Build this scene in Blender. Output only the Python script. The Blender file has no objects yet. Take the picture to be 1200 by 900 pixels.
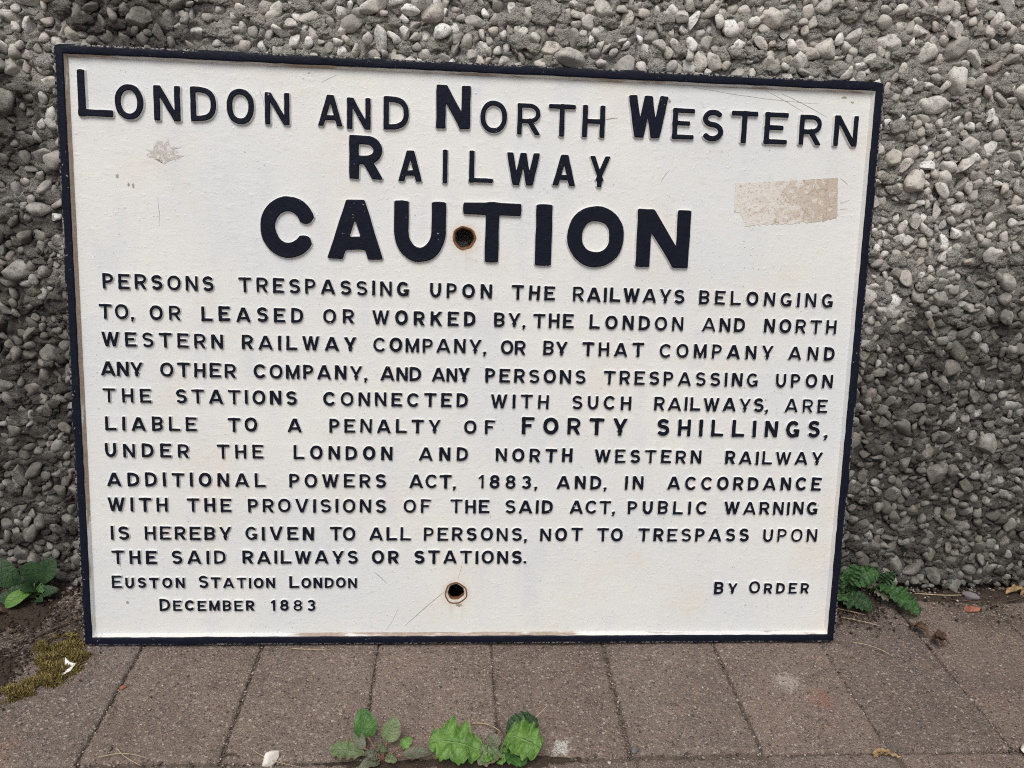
import bpy, math, random
import numpy as np
from mathutils import Vector, Matrix, noise as mnoise
from mathutils.geometry import tessellate_polygon

S = bpy.context.scene
COL = S.collection
rng = np.random.default_rng(7)
rnd = random.Random(11)

# ------------------------------------------------------------------ camera
RW = ((0.99734518, -0.05916779, 0.0424472), (0.01834087, -0.36001289, -0.93276703), (0.0704713, 0.93106922, -0.35797194))
CAM = (-0.01733992, -0.56058886, 0.46449698)
cd = bpy.data.cameras.new('camera')
cam = bpy.data.objects.new('camera', cd)
COL.objects.link(cam)
m = Matrix.Identity(4)
for i in range(3):
    m[i][0], m[i][1], m[i][2], m[i][3] = RW[0][i], -RW[1][i], -RW[2][i], CAM[i]
cam.matrix_world = m
cd.sensor_width = 36.0
cd.lens = 915 / 1200 * 36
cd.clip_start, cd.clip_end = 0.01, 200
S.camera = cam

# ------------------------------------------------------------------ light: an overcast day
SUN_EL, SUN_AZ = math.radians(59), math.radians(198)      # azimuth clockwise from +Y; behind the camera, to its left
wd = bpy.data.worlds.new('World')
S.world = wd
wd.use_nodes = True
wn = wd.node_tree
bg = wn.nodes['Background']
sky = wn.nodes.new('ShaderNodeTexSky')
sky.sky_type = 'NISHITA'
sky.sun_disc = False
sky.sun_elevation = SUN_EL
sky.sun_rotation = SUN_AZ
sky.air_density = 1.2
sky.dust_density = 4.0
hs = wn.nodes.new('ShaderNodeHueSaturation')
hs.inputs['Saturation'].default_value = 0.25
wn.links.new(sky.outputs[0], hs.inputs['Color'])
wn.links.new(hs.outputs[0], bg.inputs['Color'])
bg.inputs['Strength'].default_value = 0.095
sd = bpy.data.lights.new('sun', 'SUN')
sd.energy = 1.5
sd.angle = math.radians(35)
sd.color = (1.0, 0.97, 0.93)
sun = bpy.data.objects.new('sun', sd)
COL.objects.link(sun)
sdir = Vector((math.sin(SUN_AZ) * math.cos(SUN_EL), math.cos(SUN_AZ) * math.cos(SUN_EL), math.sin(SUN_EL)))
sun.rotation_euler = sdir.to_track_quat('Z', 'Y').to_euler()
S.view_settings.view_transform = 'Standard'
S.view_settings.look = 'None'
S.view_settings.exposure = 0.46
S.view_settings.gamma = 1.0
S.view_settings.use_curve_mapping = False
S.cycles.filter_width = 1.1
S.cycles.use_denoising = False

# ------------------------------------------------------------------ noise and mesh helpers
_A = [np.random.default_rng(100 + k).random((256, 256)) * 2 * np.pi for k in range(4)]


def perlin(x, y, seed=0):
    A = _A[seed % 4]
    xi, yi = np.floor(x).astype(int), np.floor(y).astype(int)
    xf, yf = x - xi, y - yi
    u, v = xf * xf * xf * (xf * (xf * 6 - 15) + 10), yf * yf * yf * (yf * (yf * 6 - 15) + 10)

    def g(i, j):
        a = A[(xi + i + 37 * seed) & 255, (yi + j + 91 * seed) & 255]
        return np.cos(a) * (xf - i) + np.sin(a) * (yf - j)
    a, b = g(0, 0), g(1, 0)
    c, d = g(0, 1), g(1, 1)
    return (a + (b - a) * u) * (1 - v) + (c + (d - c) * u) * v


def fbm(x, y, octs, seed=0, gain=0.5):
    r, a, k = 0, 1.0, 1.0
    for o in range(octs):
        r = r + a * perlin(x * k + 13.7 * o, y * k - 7.3 * o, seed + o)
        a *= gain
        k *= 2.03
    return r


def link(o, parent=None):
    COL.objects.link(o)
    if parent is not None:
        o.parent = parent
    return o


def obj(name, mesh, parent=None, loc=None, rot=None, scale=None):
    o = bpy.data.objects.new(name, mesh)
    if loc is not None:
        o.location = loc
    if rot is not None:
        o.rotation_euler = rot
    if scale is not None:
        o.scale = scale
    return link(o, parent)


def tag(o, label=None, cat=None, group=None, kind=None):
    for k, v in (('label', label), ('category', cat), ('group', group), ('kind', kind)):
        if v:
            o[k] = v
    return o


def mesh_from(name, verts, faces, mats, smooth=True, fm=None):
    me = bpy.data.meshes.new(name)
    me.from_pydata([tuple(v) for v in verts], [], [tuple(f) for f in faces])
    for mt in (mats if isinstance(mats, (list, tuple)) else [mats]):
        me.materials.append(mt)
    if fm is not None:
        me.polygons.foreach_set('material_index', np.asarray(fm, dtype=np.int32))
    if smooth:
        me.polygons.foreach_set('use_smooth', np.ones(len(me.polygons), dtype=bool))
    me.update()
    return me


def tri_mesh(name, V, F, mats, smooth=True):
    """fast builder, V (n,3), F (m,k) with the same k for every face"""
    V = np.asarray(V, dtype=np.float32)
    F = np.asarray(F, dtype=np.int32)
    me = bpy.data.meshes.new(name)
    k = F.shape[1]
    me.vertices.add(len(V))
    me.vertices.foreach_set('co', V.ravel())
    me.loops.add(F.size)
    me.loops.foreach_set('vertex_index', F.ravel())
    me.polygons.add(len(F))
    me.polygons.foreach_set('loop_start', np.arange(0, F.size, k, dtype=np.int32))
    me.polygons.foreach_set('loop_total', np.full(len(F), k, dtype=np.int32))
    if smooth:
        me.polygons.foreach_set('use_smooth', np.ones(len(F), dtype=bool))
    for mt in (mats if isinstance(mats, (list, tuple)) else [mats]):
        me.materials.append(mt)
    me.update(calc_edges=True)
    return me


def grid_faces(ny, nx, off=0):
    i = np.arange(ny - 1)[:, None] * nx + np.arange(nx - 1)[None, :] + off
    return np.stack([i, i + 1, i + nx + 1, i + nx], -1).reshape(-1, 4)


# ------------------------------------------------------------------ materials
class Nodes:
    def __init__(self, name, rough=0.8, spec=0.3):
        self.mat = bpy.data.materials.new(name)
        self.mat.use_nodes = True
        self.t = self.mat.node_tree
        self.b = self.t.nodes['Principled BSDF']
        self.b.inputs['Roughness'].default_value = rough
        self.b.inputs['Specular IOR Level'].default_value = spec
        self.tc = self.t.nodes.new('ShaderNodeTexCoord')

    def put(self, sock, v):
        if isinstance(v, bpy.types.NodeSocket):
            self.t.links.new(v, sock)
        elif isinstance(v, (tuple, list)):
            sock.default_value = (*v, 1.0) if len(v) == 3 and sock.type == 'RGBA' else v
        else:
            sock.default_value = v

    def new(self, typ, out=0, props=None, **kw):
        n = self.t.nodes.new(typ)
        for k, v in (props or {}).items():
            setattr(n, k, v)
        for k, v in kw.items():
            k = k.replace('_', ' ')
            self.put(n.inputs[int(k[1:])] if k[0] == 'i' and k[1:].isdigit() else n.inputs[k], v)
        return n.outputs[out]

    @property
    def P(self):
        return self.tc.outputs['Object']

    def noise(self, scale, detail=3, rough=0.55, vec=None, dist=0.0, color=False):
        return self.new('ShaderNodeTexNoise', 1 if color else 0, Vector=vec or self.P, Scale=scale, Detail=detail, Roughness=rough, Distortion=dist)

    def mapped(self, scale, loc=(0, 0, 0)):
        return self.new('ShaderNodeMapping', Vector=self.P, Scale=scale, Location=loc)

    def math(self, op, a, b=0.0, c=0.0):
        return self.new('ShaderNodeMath', props={'operation': op}, i0=a, i1=b, i2=c)

    def step(self, v, lo, hi, a=0.0, b=1.0):
        return self.new('ShaderNodeMapRange', props={'interpolation_type': 'SMOOTHSTEP'}, i0=v, i1=lo, i2=hi, i3=a, i4=b)

    def mix(self, f, a, b, mode='MIX'):
        n = self.t.nodes.new('ShaderNodeMix')
        n.data_type = 'RGBA'
        n.blend_type = mode
        self.put(n.inputs[0], f)
        self.put(n.inputs[6], a)
        self.put(n.inputs[7], b)
        return n.outputs[2]

    def ramp(self, v, stops):
        n = self.t.nodes.new('ShaderNodeValToRGB')
        while len(n.color_ramp.elements) < len(stops):
            n.color_ramp.elements.new(0.5)
        for e, (p, c) in zip(n.color_ramp.elements, stops):
            e.position = p
            e.color = (*c, 1)
        self.put(n.inputs[0], v)
        return n.outputs[0]

    def bump(self, h, dist, strength=1.0, normal=None):
        kw = dict(Height=h, Distance=dist, Strength=strength)
        if normal is not None:
            kw['Normal'] = normal
        return self.new('ShaderNodeBump', **kw)

    def dist(self, p):
        return self.new('ShaderNodeVectorMath', 1, props={'operation': 'DISTANCE'}, i0=self.P, i1=p)

    def axis(self, k):
        s = self.t.nodes.new('ShaderNodeSeparateXYZ')
        self.put(s.inputs[0], self.P)
        return s.outputs[k]

    def rand(self):
        """one random number per loose piece and per object"""
        g = self.t.nodes.new('ShaderNodeNewGeometry')
        o = self.t.nodes.new('ShaderNodeObjectInfo')
        return self.math('FRACT', self.math('ADD', g.outputs['Random Per Island'], o.outputs['Random']))

    def obj_rand(self):
        return self.t.nodes.new('ShaderNodeObjectInfo').outputs['Random']

    def done(self, color=None, normal=None, rough=None):
        if color is not None:
            self.put(self.b.inputs['Base Color'], color)
        if normal is not None:
            self.put(self.b.inputs['Normal'], normal)
        if rough is not None:
            self.put(self.b.inputs['Roughness'], rough)
        return self.mat


HOLES = ((-0.0135, 0.3517), (-0.0148, 0.0446))
PLATE_Z = -0.0047
RUST = (0.20, 0.085, 0.035)


def cream_paint(name, rusty=0.0, holes=True):
    g = Nodes(name, 0.5, 0.4)
    c = g.mix(g.step(g.noise(7, 4), 0.35, 0.7), (0.645, 0.636, 0.610), (0.598, 0.608, 0.610))
    c = g.mix(g.step(g.noise(11, 5, 0.6, g.mapped((1, 1, 1), (3, 7, 1))), 0.50, 0.76, 0, 0.6), c, (0.62, 0.565, 0.50))
    c = g.mix(g.step(g.noise(160, 4, 0.7), 0.55, 0.8, 0, 0.35), c, (0.43, 0.41, 0.37))
    c = g.mix(g.step(g.noise(16, 5, 0.65, g.mapped((1.6, 0.6, 1), (2, 5, 3))), 0.50, 0.70, 0, 0.5), c, (0.545, 0.562, 0.59))
    # specks of dirt, thicker in some places than in others
    sp = g.math('MULTIPLY', g.step(g.noise(400, 2, 0.5), 0.69, 0.74), g.step(g.noise(14, 3), 0.44, 0.62))
    c = g.mix(g.math('MULTIPLY', sp, 0.75), c, (0.17, 0.12, 0.085))
    for h in HOLES if holes else ():
        d = g.math('ADD', g.dist((*h, PLATE_Z)), g.math('MULTIPLY', g.math('SUBTRACT', g.noise(150, 4), 0.5), 0.007))
        c = g.mix(g.step(d, 0.010, 0.016, 0.28, 0.0), c, (0.54, 0.42, 0.30))
        c = g.mix(g.step(d, 0.0080, 0.0105, 0.8, 0.0), c, RUST)
    run = g.math('MULTIPLY', g.step(g.noise(130, 4, 0.7, g.mapped((1, 0.12, 1))), 0.45, 0.65, 0, 0.22), 1.0)
    for hx, hy in HOLES if holes else ():
        dx = g.math('ABSOLUTE', g.math('SUBTRACT', g.axis(0), hx))
        dy = g.math('SUBTRACT', hy, g.axis(1))
        c = g.mix(g.math('MULTIPLY', run, g.math('MULTIPLY', g.step(dx, 0.004, 0.011, 1.0, 0.0), g.math('MULTIPLY', g.step(dy, 0.0, 0.006), g.step(dy, 0.012, 0.032, 1.0, 0.0)))), c, (0.42, 0.25, 0.13))
    if rusty:
        x, y = g.axis(0), g.axis(1)
        bias = g.math('ADD', g.step(x, -0.318, -0.312, 0.24, 0.0), g.step(y, 0.475, 0.481, 0.0, 0.10))
        bias = g.math('ADD', bias, g.math('MULTIPLY', g.step(y, 0.008, 0.014, 0.20, 0.0), g.math('MULTIPLY', g.step(x, -0.20, -0.12), g.step(x, 0.05, 0.12, 1.0, 0.0))))
        bias = g.math('ADD', bias, g.step(x, 0.312, 0.318, 0.0, -0.12))
        bias = g.math('ADD', bias, g.step(g.math('ADD', x, y), -0.25, -0.12, -0.14, 0.0))
        r = g.step(g.math('ADD', g.new('ShaderNodeMix', props={'data_type': 'FLOAT'}, i0=g.step(x, -0.314, -0.312, 1.0, 0.0), i2=g.noise(60, 5, 0.7, g.mapped((0.3, 5, 1))), i3=g.noise(60, 5, 0.7, g.mapped((5, 0.3, 1)))), bias), 0.56, 0.68)
        c = g.mix(g.math('MULTIPLY', r, 0.85), c, g.mix(g.noise(300, 3), (0.12, 0.062, 0.04), (0.42, 0.33, 0.24)))
    h = g.math('ADD', g.noise(330, 4, 0.65), g.math('MULTIPLY', g.noise(120, 3, 0.6, g.mapped((1, 2.2, 1))), 0.5))
    n = g.bump(h, 0.0007, 0.28)
    n = g.bump(g.step(g.noise(230, 2), 0.62, 0.75), 0.0004, 0.4, n)
    n = g.bump(g.step(g.noise(55, 4, 0.6, g.mapped((1, 1.8, 1))), 0.50, 0.66), 0.00025, 0.35, n)
    return g.done(c, n, g.step(g.noise(30, 3), 0.3, 0.7, 0.36, 0.52))


def navy_paint(name, chip):
    g = Nodes(name, 0.45, 0.07)
    r = g.obj_rand()
    c = g.mix(g.noise(120, 3), (0.0050, 0.0064, 0.0135), (0.0090, 0.0105, 0.0195))
    c = g.mix(g.step(g.noise(45, 5, 0.7), 0.6, 0.8, 0, 0.5), c, (0.03, 0.031, 0.036))
    off = g.new('ShaderNodeCombineXYZ', X=g.math('MULTIPLY', r, 9.0))
    v = g.new('ShaderNodeVectorMath', props={'operation': 'ADD'}, i0=g.P, i1=off)
    k = g.math('MULTIPLY', g.step(g.noise(330, 3, 0.6, v), 0.71 - chip * 0.04, 0.75 - chip * 0.04), g.step(g.noise(26, 2, 0.5, v), 0.54, 0.64))
    if chip > 1:                        # the rim is rubbed along its outer edges
        ax = g.math('ABSOLUTE', g.axis(0))
        e = g.math('MINIMUM', g.math('SUBTRACT', 0.330, ax), g.math('MINIMUM', g.axis(1), g.math('SUBTRACT', 0.4882, g.axis(1))))
        rub = g.math('MULTIPLY', g.step(e, 0.0003, 0.0016, 1.0, 0.0), g.math('MULTIPLY', g.step(g.noise(420, 3, 0.7), 0.47, 0.56), g.step(g.noise(22, 3, 0.6), 0.40, 0.55)))
        k = g.math('MAXIMUM', k, g.math('MULTIPLY', rub, 0.9))
    c = g.mix(k, c, g.mix(g.noise(500, 2), (0.10, 0.075, 0.06), (0.5, 0.48, 0.45)))
    n = g.bump(g.math('ADD', g.noise(260, 4, 0.6), g.noise(90, 3, 0.6)), 0.0009, 0.55)
    return g.done(c, n, g.step(g.noise(70, 3), 0.3, 0.7, 0.36, 0.55))


M_CREAM = cream_paint('cream_paint')
M_SIDE = cream_paint('cream_letter_side', 0.0, False)
M_INNER = cream_paint('rusty_cream_paint', 0.75)
M_RIM = navy_paint('navy_rim_paint', 1.2)
M_LETTER = navy_paint('navy_letter_paint', 1.0)


def m_rust():
    g = Nodes('rusty_iron', 0.85, 0.2)
    c = g.mix(g.noise(260, 4, 0.7), (0.06, 0.03, 0.02), (0.26, 0.12, 0.05))
    return g.done(c, g.bump(g.noise(420, 3), 0.0006, 0.6))


def m_residue():
    g = Nodes('old_tape_residue', 0.75, 0.2)
    x = g.axis(0)
    c = g.mix(g.step(g.math('ADD', x, g.math('MULTIPLY', g.noise(60, 3), 0.05)), 0.255, 0.315), (0.57, 0.52, 0.46), (0.46, 0.39, 0.325))
    vor = g.new('ShaderNodeTexVoronoi', 0, props={'feature': 'DISTANCE_TO_EDGE'}, Vector=g.new('ShaderNodeVectorMath', props={'operation': 'ADD'}, i0=g.P, i1=g.new('ShaderNodeVectorMath', props={'operation': 'SCALE'}, i0=g.noise(90, 3, color=True), Scale=0.012)), Scale=110)
    c = g.mix(g.math('MULTIPLY', g.step(vor, 0.0, 0.06, 0.6, 0.0), g.step(g.noise(70, 3), 0.4, 0.6)), c, (0.22, 0.15, 0.105))
    c = g.mix(g.step(g.math('SUBTRACT', g.noise(170, 5, 0.75), g.math('MULTIPLY', g.math('SUBTRACT', x, 0.26), 2.2)), 0.47, 0.56, 0, 0.85), c, (0.62, 0.59, 0.55))
    c = g.mix(g.step(g.noise(420, 3, 0.7), 0.56, 0.66, 0, 0.6), c, (0.25, 0.185, 0.135))
    return g.done(c, g.bump(g.noise(330, 4, 0.7), 0.0009, 0.6))


def m_plain(name, col, rough=0.8, var=0.25, scale=300, bump=0.0004):
    g = Nodes(name, rough, 0.25)
    lo = tuple(k * (1 - var) for k in col)
    hi = tuple(min(1, k * (1 + var)) for k in col)
    return g.done(g.mix(g.step(g.noise(scale, 4, 0.6), 0.3, 0.7), lo, hi), g.bump(g.noise(scale * 1.7, 3), bump, 0.6))


SHADE_GRIME = ((0.62, 0.10, 0.02, 0.36), (0.42, 0.09, 0.03, 0.20), (0.66, 0.12, 0.30, 0.15), (0.40, 0.10, 0.17, 0.12), (-0.46, 0.10, 0.24, 0.20),
        (-0.42, 0.09, 0.05, 0.20), (-0.44, 0.11, 0.40, 0.09), (-0.52, 0.12, 0.52, 0.10), (0.75, 0.12, 0.45, 0.12), (-0.28, 0.12, 0.50, 0.05), (0.95, 0.11, 0.1, 0.35), (-0.75, 0.11, 0.2, 0.30))  # where shade and grime are painted on the wall: x, y, z, radius


def shade_grime(g):
    """blotches of light falloff and grime painted into the wall colour, each with its own ragged outline"""
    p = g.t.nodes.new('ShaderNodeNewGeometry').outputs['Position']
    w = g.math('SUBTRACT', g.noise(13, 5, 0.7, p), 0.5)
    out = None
    for x, y, z, r in SHADE_GRIME:
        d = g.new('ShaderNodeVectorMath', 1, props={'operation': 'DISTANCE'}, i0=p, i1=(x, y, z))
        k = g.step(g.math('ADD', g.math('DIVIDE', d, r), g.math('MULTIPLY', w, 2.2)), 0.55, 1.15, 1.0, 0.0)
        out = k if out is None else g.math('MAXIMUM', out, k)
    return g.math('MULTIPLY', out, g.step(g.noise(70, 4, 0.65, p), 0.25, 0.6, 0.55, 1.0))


def m_stone():
    g = Nodes('pebble_stone', 0.78, 0.28)
    r = g.rand()
    c = g.ramp(r, [(0.0, (0.31, 0.29, 0.262)), (0.25, (0.44, 0.418, 0.385)), (0.5, (0.55, 0.525, 0.488)), (0.72, (0.47, 0.43, 0.38)), (0.86, (0.63, 0.608, 0.572)), (1.0, (0.74, 0.72, 0.69))])
    c = g.mix(g.math('MULTIPLY', g.step(r, 0.31, 0.32), g.step(r, 0.37, 0.38, 0.6, 0.0)), c, (0.44, 0.37, 0.335))
    geo = g.t.nodes.new('ShaderNodeNewGeometry')
    n1 = g.noise(150, 4, 0.65, geo.outputs['Position'])
    c = g.mix(g.step(n1, 0.45, 0.72, 0, 0.6), c, (0.20, 0.19, 0.175))
    sm = g.step(g.noise(230, 4, 0.7, geo.outputs['Position']), 0.57, 0.65, 0, 0.8)
    c = g.mix(sm, c, (0.29, 0.275, 0.25))
    c = g.mix(g.math('MULTIPLY', shade_grime(g), 0.88), c, (0.070, 0.064, 0.055))
    return g.done(c, g.bump(g.math('ADD', g.noise(700, 4, 0.6, geo.outputs['Position']), g.math('MULTIPLY', sm, 0.8)), 0.0009, 0.7))


def m_mortar():
    g = Nodes('cement_render', 0.92, 0.15)
    geo = g.t.nodes.new('ShaderNodeNewGeometry')
    p = geo.outputs['Position']
    c = g.mix(g.noise(40, 4, 0.6, p), (0.20, 0.186, 0.166), (0.40, 0.378, 0.345))
    c = g.mix(g.step(g.noise(1100, 2, 0.5, p), 0.52, 0.66, 0, 0.6), c, (0.50, 0.48, 0.45))
    c = g.mix(g.step(g.noise(900, 2, 0.5, p), 0.54, 0.68, 0, 0.75), c, (0.09, 0.085, 0.078))
    c = g.mix(g.step(g.noise(9, 4, 0.6, g.new('ShaderNodeMapping', Vector=p, Location=(4, 2, 1))), 0.60, 0.72, 0, 0.3), c, (0.26, 0.235, 0.14))
    c = g.mix(g.math('MULTIPLY', shade_grime(g), 0.90), c, (0.034, 0.031, 0.027))
    return g.done(c, g.bump(g.math('ADD', g.noise(900, 3, 0.65, p), g.noise(330, 4, 0.7, p)), 0.0026, 0.85))


def m_paver():
    g = Nodes('concrete_paver', 0.93, 0.16)
    r = g.obj_rand()
    geo = g.t.nodes.new('ShaderNodeNewGeometry')
    p = geo.outputs['Position']
    base = g.ramp(r, [(0.0, (0.205, 0.163, 0.136)), (0.35, (0.232, 0.172, 0.142)), (0.6, (0.195, 0.160, 0.140)), (1.0, (0.255, 0.182, 0.145))])
    c = g.mix(g.step(g.noise(14, 5, 0.65, p), 0.35, 0.72, 0, 0.8), base, (0.150, 0.116, 0.104))
    c = g.mix(g.step(g.noise(23, 4, 0.6, g.new('ShaderNodeMapping', Vector=p, Location=(5, 1, 2))), 0.55, 0.74, 0, 0.55), c, (0.29, 0.175, 0.13))
    c = g.mix(g.step(g.noise(19, 4, 0.6, g.new('ShaderNodeMapping', Vector=p, Location=(1, 8, 2))), 0.55, 0.74, 0, 0.5), c, (0.225, 0.19, 0.14))
    c = g.mix(g.step(g.math('FRACT', g.math('MULTIPLY', r, 7.31)), 0.0, 1.0, 0.0, 0.42), c, (0.115, 0.088, 0.076))
    c = g.mix(g.step(g.noise(55, 5, 0.7, p), 0.52, 0.72, 0, 0.45), c, (0.105, 0.082, 0.070))
    # scuffs: a whitish smear, a red one, a blob of dried white paint
    w = g.math('MULTIPLY', g.math('SUBTRACT', g.noise(160, 4, 0.7, p), 0.5), 0.03)
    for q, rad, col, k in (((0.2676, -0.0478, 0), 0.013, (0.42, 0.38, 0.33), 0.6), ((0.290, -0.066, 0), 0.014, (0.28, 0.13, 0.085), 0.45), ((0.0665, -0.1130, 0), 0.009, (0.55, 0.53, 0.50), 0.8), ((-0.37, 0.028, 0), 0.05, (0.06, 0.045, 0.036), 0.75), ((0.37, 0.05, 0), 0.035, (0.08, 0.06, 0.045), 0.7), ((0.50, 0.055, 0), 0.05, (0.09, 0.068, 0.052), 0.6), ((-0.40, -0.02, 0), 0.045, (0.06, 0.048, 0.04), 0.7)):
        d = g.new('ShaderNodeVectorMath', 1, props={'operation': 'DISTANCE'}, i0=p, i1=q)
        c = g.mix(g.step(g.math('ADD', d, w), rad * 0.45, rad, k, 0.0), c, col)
    jig = g.new('ShaderNodeVectorMath', props={'operation': 'ADD'}, i0=p, i1=g.new('ShaderNodeVectorMath', props={'operation': 'SCALE'}, i0=g.noise(700, 2, 0.5, p, color=True), Scale=0.0022))
    near = None
    for scale, lo_, hi_ in ((760, 0.55, 0.24), (430, 0.74, 0.10)):
        v = g.t.nodes.new('ShaderNodeTexVoronoi')
        g.put(v.inputs['Vector'], jig)
        v.inputs['Scale'].default_value = scale
        q = g.new('ShaderNodeSeparateColor', Color=v.outputs['Color'])
        q3 = g.new('ShaderNodeSeparateColor', 2, Color=v.outputs['Color'])
        nr = g.step(v.outputs['Distance'], 0.30, 0.62, 1.0, 0.0)
        near = nr if near is None else near
        c = g.mix(g.math('MULTIPLY', g.step(q, lo_, 1.0, 0, 0.85), nr), c, g.mix(q3, (0.30, 0.235, 0.20), (0.47, 0.42, 0.37)))
        c = g.mix(g.math('MULTIPLY', g.step(q, hi_, hi_ * 0.3, 0, 0.8), nr), c, (0.055, 0.045, 0.04))
    h = g.math('ADD', g.noise(620, 4, 0.65, p), g.math('MULTIPLY', near, 0.35))
    return g.done(c, g.bump(h, 0.0018, 0.85))


def m_soil(name, lo, hi):
    g = Nodes(name, 0.97, 0.08)
    geo = g.t.nodes.new('ShaderNodeNewGeometry')
    p = geo.outputs['Position']
    c = g.mix(g.noise(180, 5, 0.7, p), lo, hi)
    c = g.mix(g.step(g.noise(650, 3, 0.6, p), 0.6, 0.7, 0, 0.6), c, tuple(k * 2.4 for k in hi))
    return g.done(c, g.bump(g.noise(420, 4, 0.7, p), 0.003, 0.8))


def m_chips():
    g = Nodes('grit', 0.9, 0.2)
    return g.done(g.ramp(g.rand(), [(0, (0.05, 0.04, 0.034)), (0.5, (0.12, 0.095, 0.08)), (0.85, (0.22, 0.18, 0.15)), (1, (0.42, 0.38, 0.34))]))


def m_leaf(name, lo, hi, vein, edge=None, gloss=0.42):
    g = Nodes(name, gloss, 0.4)
    uv = g.t.nodes.new('ShaderNodeSeparateXYZ')
    g.put(uv.inputs[0], g.tc.outputs['UV'])
    u, v = uv.outputs[0], uv.outputs[1]
    c = g.mix(g.step(g.noise(120, 4, 0.6), 0.3, 0.7), lo, hi)
    au = g.math('ABSOLUTE', u)
    side = g.math('PINGPONG', g.math('SUBTRACT', g.math('MULTIPLY', v, 7.0), g.math('MULTIPLY', au, 1.6)), 0.5)
    vm = g.math('MAXIMUM', g.step(au, 0.02, 0.07, 0.7, 0.0), g.math('MULTIPLY', g.step(side, 0.01, 0.09, 0.35, 0.0), g.step(g.noise(80, 3), 0.35, 0.6)))
    c = g.mix(g.step(g.noise(320, 4, 0.7), 0.5, 0.72, 0, 0.5), c, vein)
    c = g.mix(vm, c, vein)
    if edge:
        c = g.mix(g.step(g.math('ADD', au, g.math('MULTIPLY', g.noise(90, 3), 0.6)), 1.0, 1.35, 0, 0.8), c, edge)
    n = g.bump(g.math('ADD', g.math('MULTIPLY', vm, -0.9), g.noise(300, 4, 0.6)), 0.0016, 0.85)
    g.b.inputs['Subsurface Weight'].default_value = 0.0
    mt = g.done(c, n)
    # thin leaf: some light comes through
    tr = g.t.nodes.new('ShaderNodeBsdfTranslucent')
    g.put(tr.inputs['Color'], c)
    mx = g.t.nodes.new('ShaderNodeMixShader')
    mx.inputs[0].default_value = 0.22
    g.t.links.new(g.b.outputs[0], mx.inputs[1])
    g.t.links.new(tr.outputs[0], mx.inputs[2])
    g.t.links.new(mx.outputs[0], g.t.nodes['Material Output'].inputs[0])
    return mt


M_RUST = m_rust()
M_RESIDUE = m_residue()


def m_scar():
    g = Nodes('bare_primer', 0.8, 0.2)
    n = g.noise(260, 4, 0.7)
    c = g.mix(g.step(n, 0.40, 0.5), (0.42, 0.385, 0.345), (0.56, 0.535, 0.50))
    c = g.mix(g.math('MULTIPLY', g.step(n, 0.49, 0.515), g.step(n, 0.515, 0.54, 0.8, 0.0)), c, (0.20, 0.16, 0.135))
    c = g.mix(g.step(n, 0.56, 0.60), c, (0.60, 0.595, 0.575))
    return g.done(c, g.bump(n, 0.0012, 0.6))


M_SCAR = m_scar()
M_SCRATCH = m_plain('scratch_dirt', (0.30, 0.27, 0.24), 0.9)
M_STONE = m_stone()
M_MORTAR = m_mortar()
M_PAVER = m_paver()
M_JOINT = m_soil('joint_dirt', (0.070, 0.055, 0.045), (0.19, 0.15, 0.122))
M_SOIL = m_soil('damp_soil', (0.020, 0.015, 0.012), (0.085, 0.064, 0.050))
M_GRIT = m_chips()
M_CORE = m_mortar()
M_LEAF_DARK = m_leaf('dark_leaf', (0.020, 0.050, 0.020), (0.036, 0.080, 0.028), (0.060, 0.11, 0.042))
M_LEAF_YOUNG = m_leaf('young_leaf', (0.075, 0.17, 0.03), (0.13, 0.25, 0.05), (0.17, 0.30, 0.09))
M_LEAF_MID = m_leaf('mid_leaf', (0.045, 0.12, 0.028), (0.085, 0.19, 0.048), (0.13, 0.25, 0.08))
M_LEAF_DEEP = m_leaf('deep_green_leaf', (0.028, 0.080, 0.022), (0.050, 0.120, 0.034), (0.075, 0.15, 0.05))
M_LEAF_BRIGHT = m_leaf('bright_leaf', (0.085, 0.185, 0.035), (0.155, 0.29, 0.06), (0.21, 0.35, 0.11))
M_LEAF_PALE = m_leaf('pale_leaf', (0.12, 0.17, 0.075), (0.19, 0.25, 0.12), (0.25, 0.28, 0.17), (0.20, 0.11, 0.08))
M_LEAF_GREY = m_leaf('grey_leaf', (0.10, 0.115, 0.075), (0.17, 0.18, 0.12), (0.22, 0.21, 0.15), (0.18, 0.11, 0.09))
M_STEM_RED = m_plain('reddish_stalk', (0.16, 0.085, 0.06), 0.6)
M_STEM_GREEN = m_plain('green_stalk', (0.09, 0.13, 0.05), 0.6)
M_STRAW = m_plain('dry_straw', (0.36, 0.28, 0.18), 0.8)
M_TWIG = m_plain('dark_twig', (0.085, 0.06, 0.045), 0.9)
M_DEAD = m_plain('dead_leaf_brown', (0.085, 0.05, 0.032), 0.85, 0.5, 160)
M_DEADTAN = m_plain('dead_leaf_tan', (0.27, 0.18, 0.09), 0.85, 0.4, 160)
M_WHITE = m_plain('white_scrap', (0.78, 0.77, 0.74), 0.7, 0.06)
M_QUARTZ = m_plain('white_pebble_stone', (0.66, 0.62, 0.56), 0.6, 0.12, 120)
M_REDCHIP = m_plain('red_brick_chip', (0.27, 0.105, 0.07), 0.85, 0.3)
M_SLATE = m_plain('purple_grey_stone', (0.15, 0.135, 0.14), 0.8, 0.25, 120)


def m_moss():
    g = Nodes('moss_strands', 0.85, 0.15)
    return g.done(g.ramp(g.rand(), [(0, (0.06, 0.042, 0.02)), (0.4, (0.13, 0.092, 0.032)), (0.8, (0.21, 0.165, 0.05)), (1, (0.36, 0.31, 0.13))]))


M_MOSS = m_moss()

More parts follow.
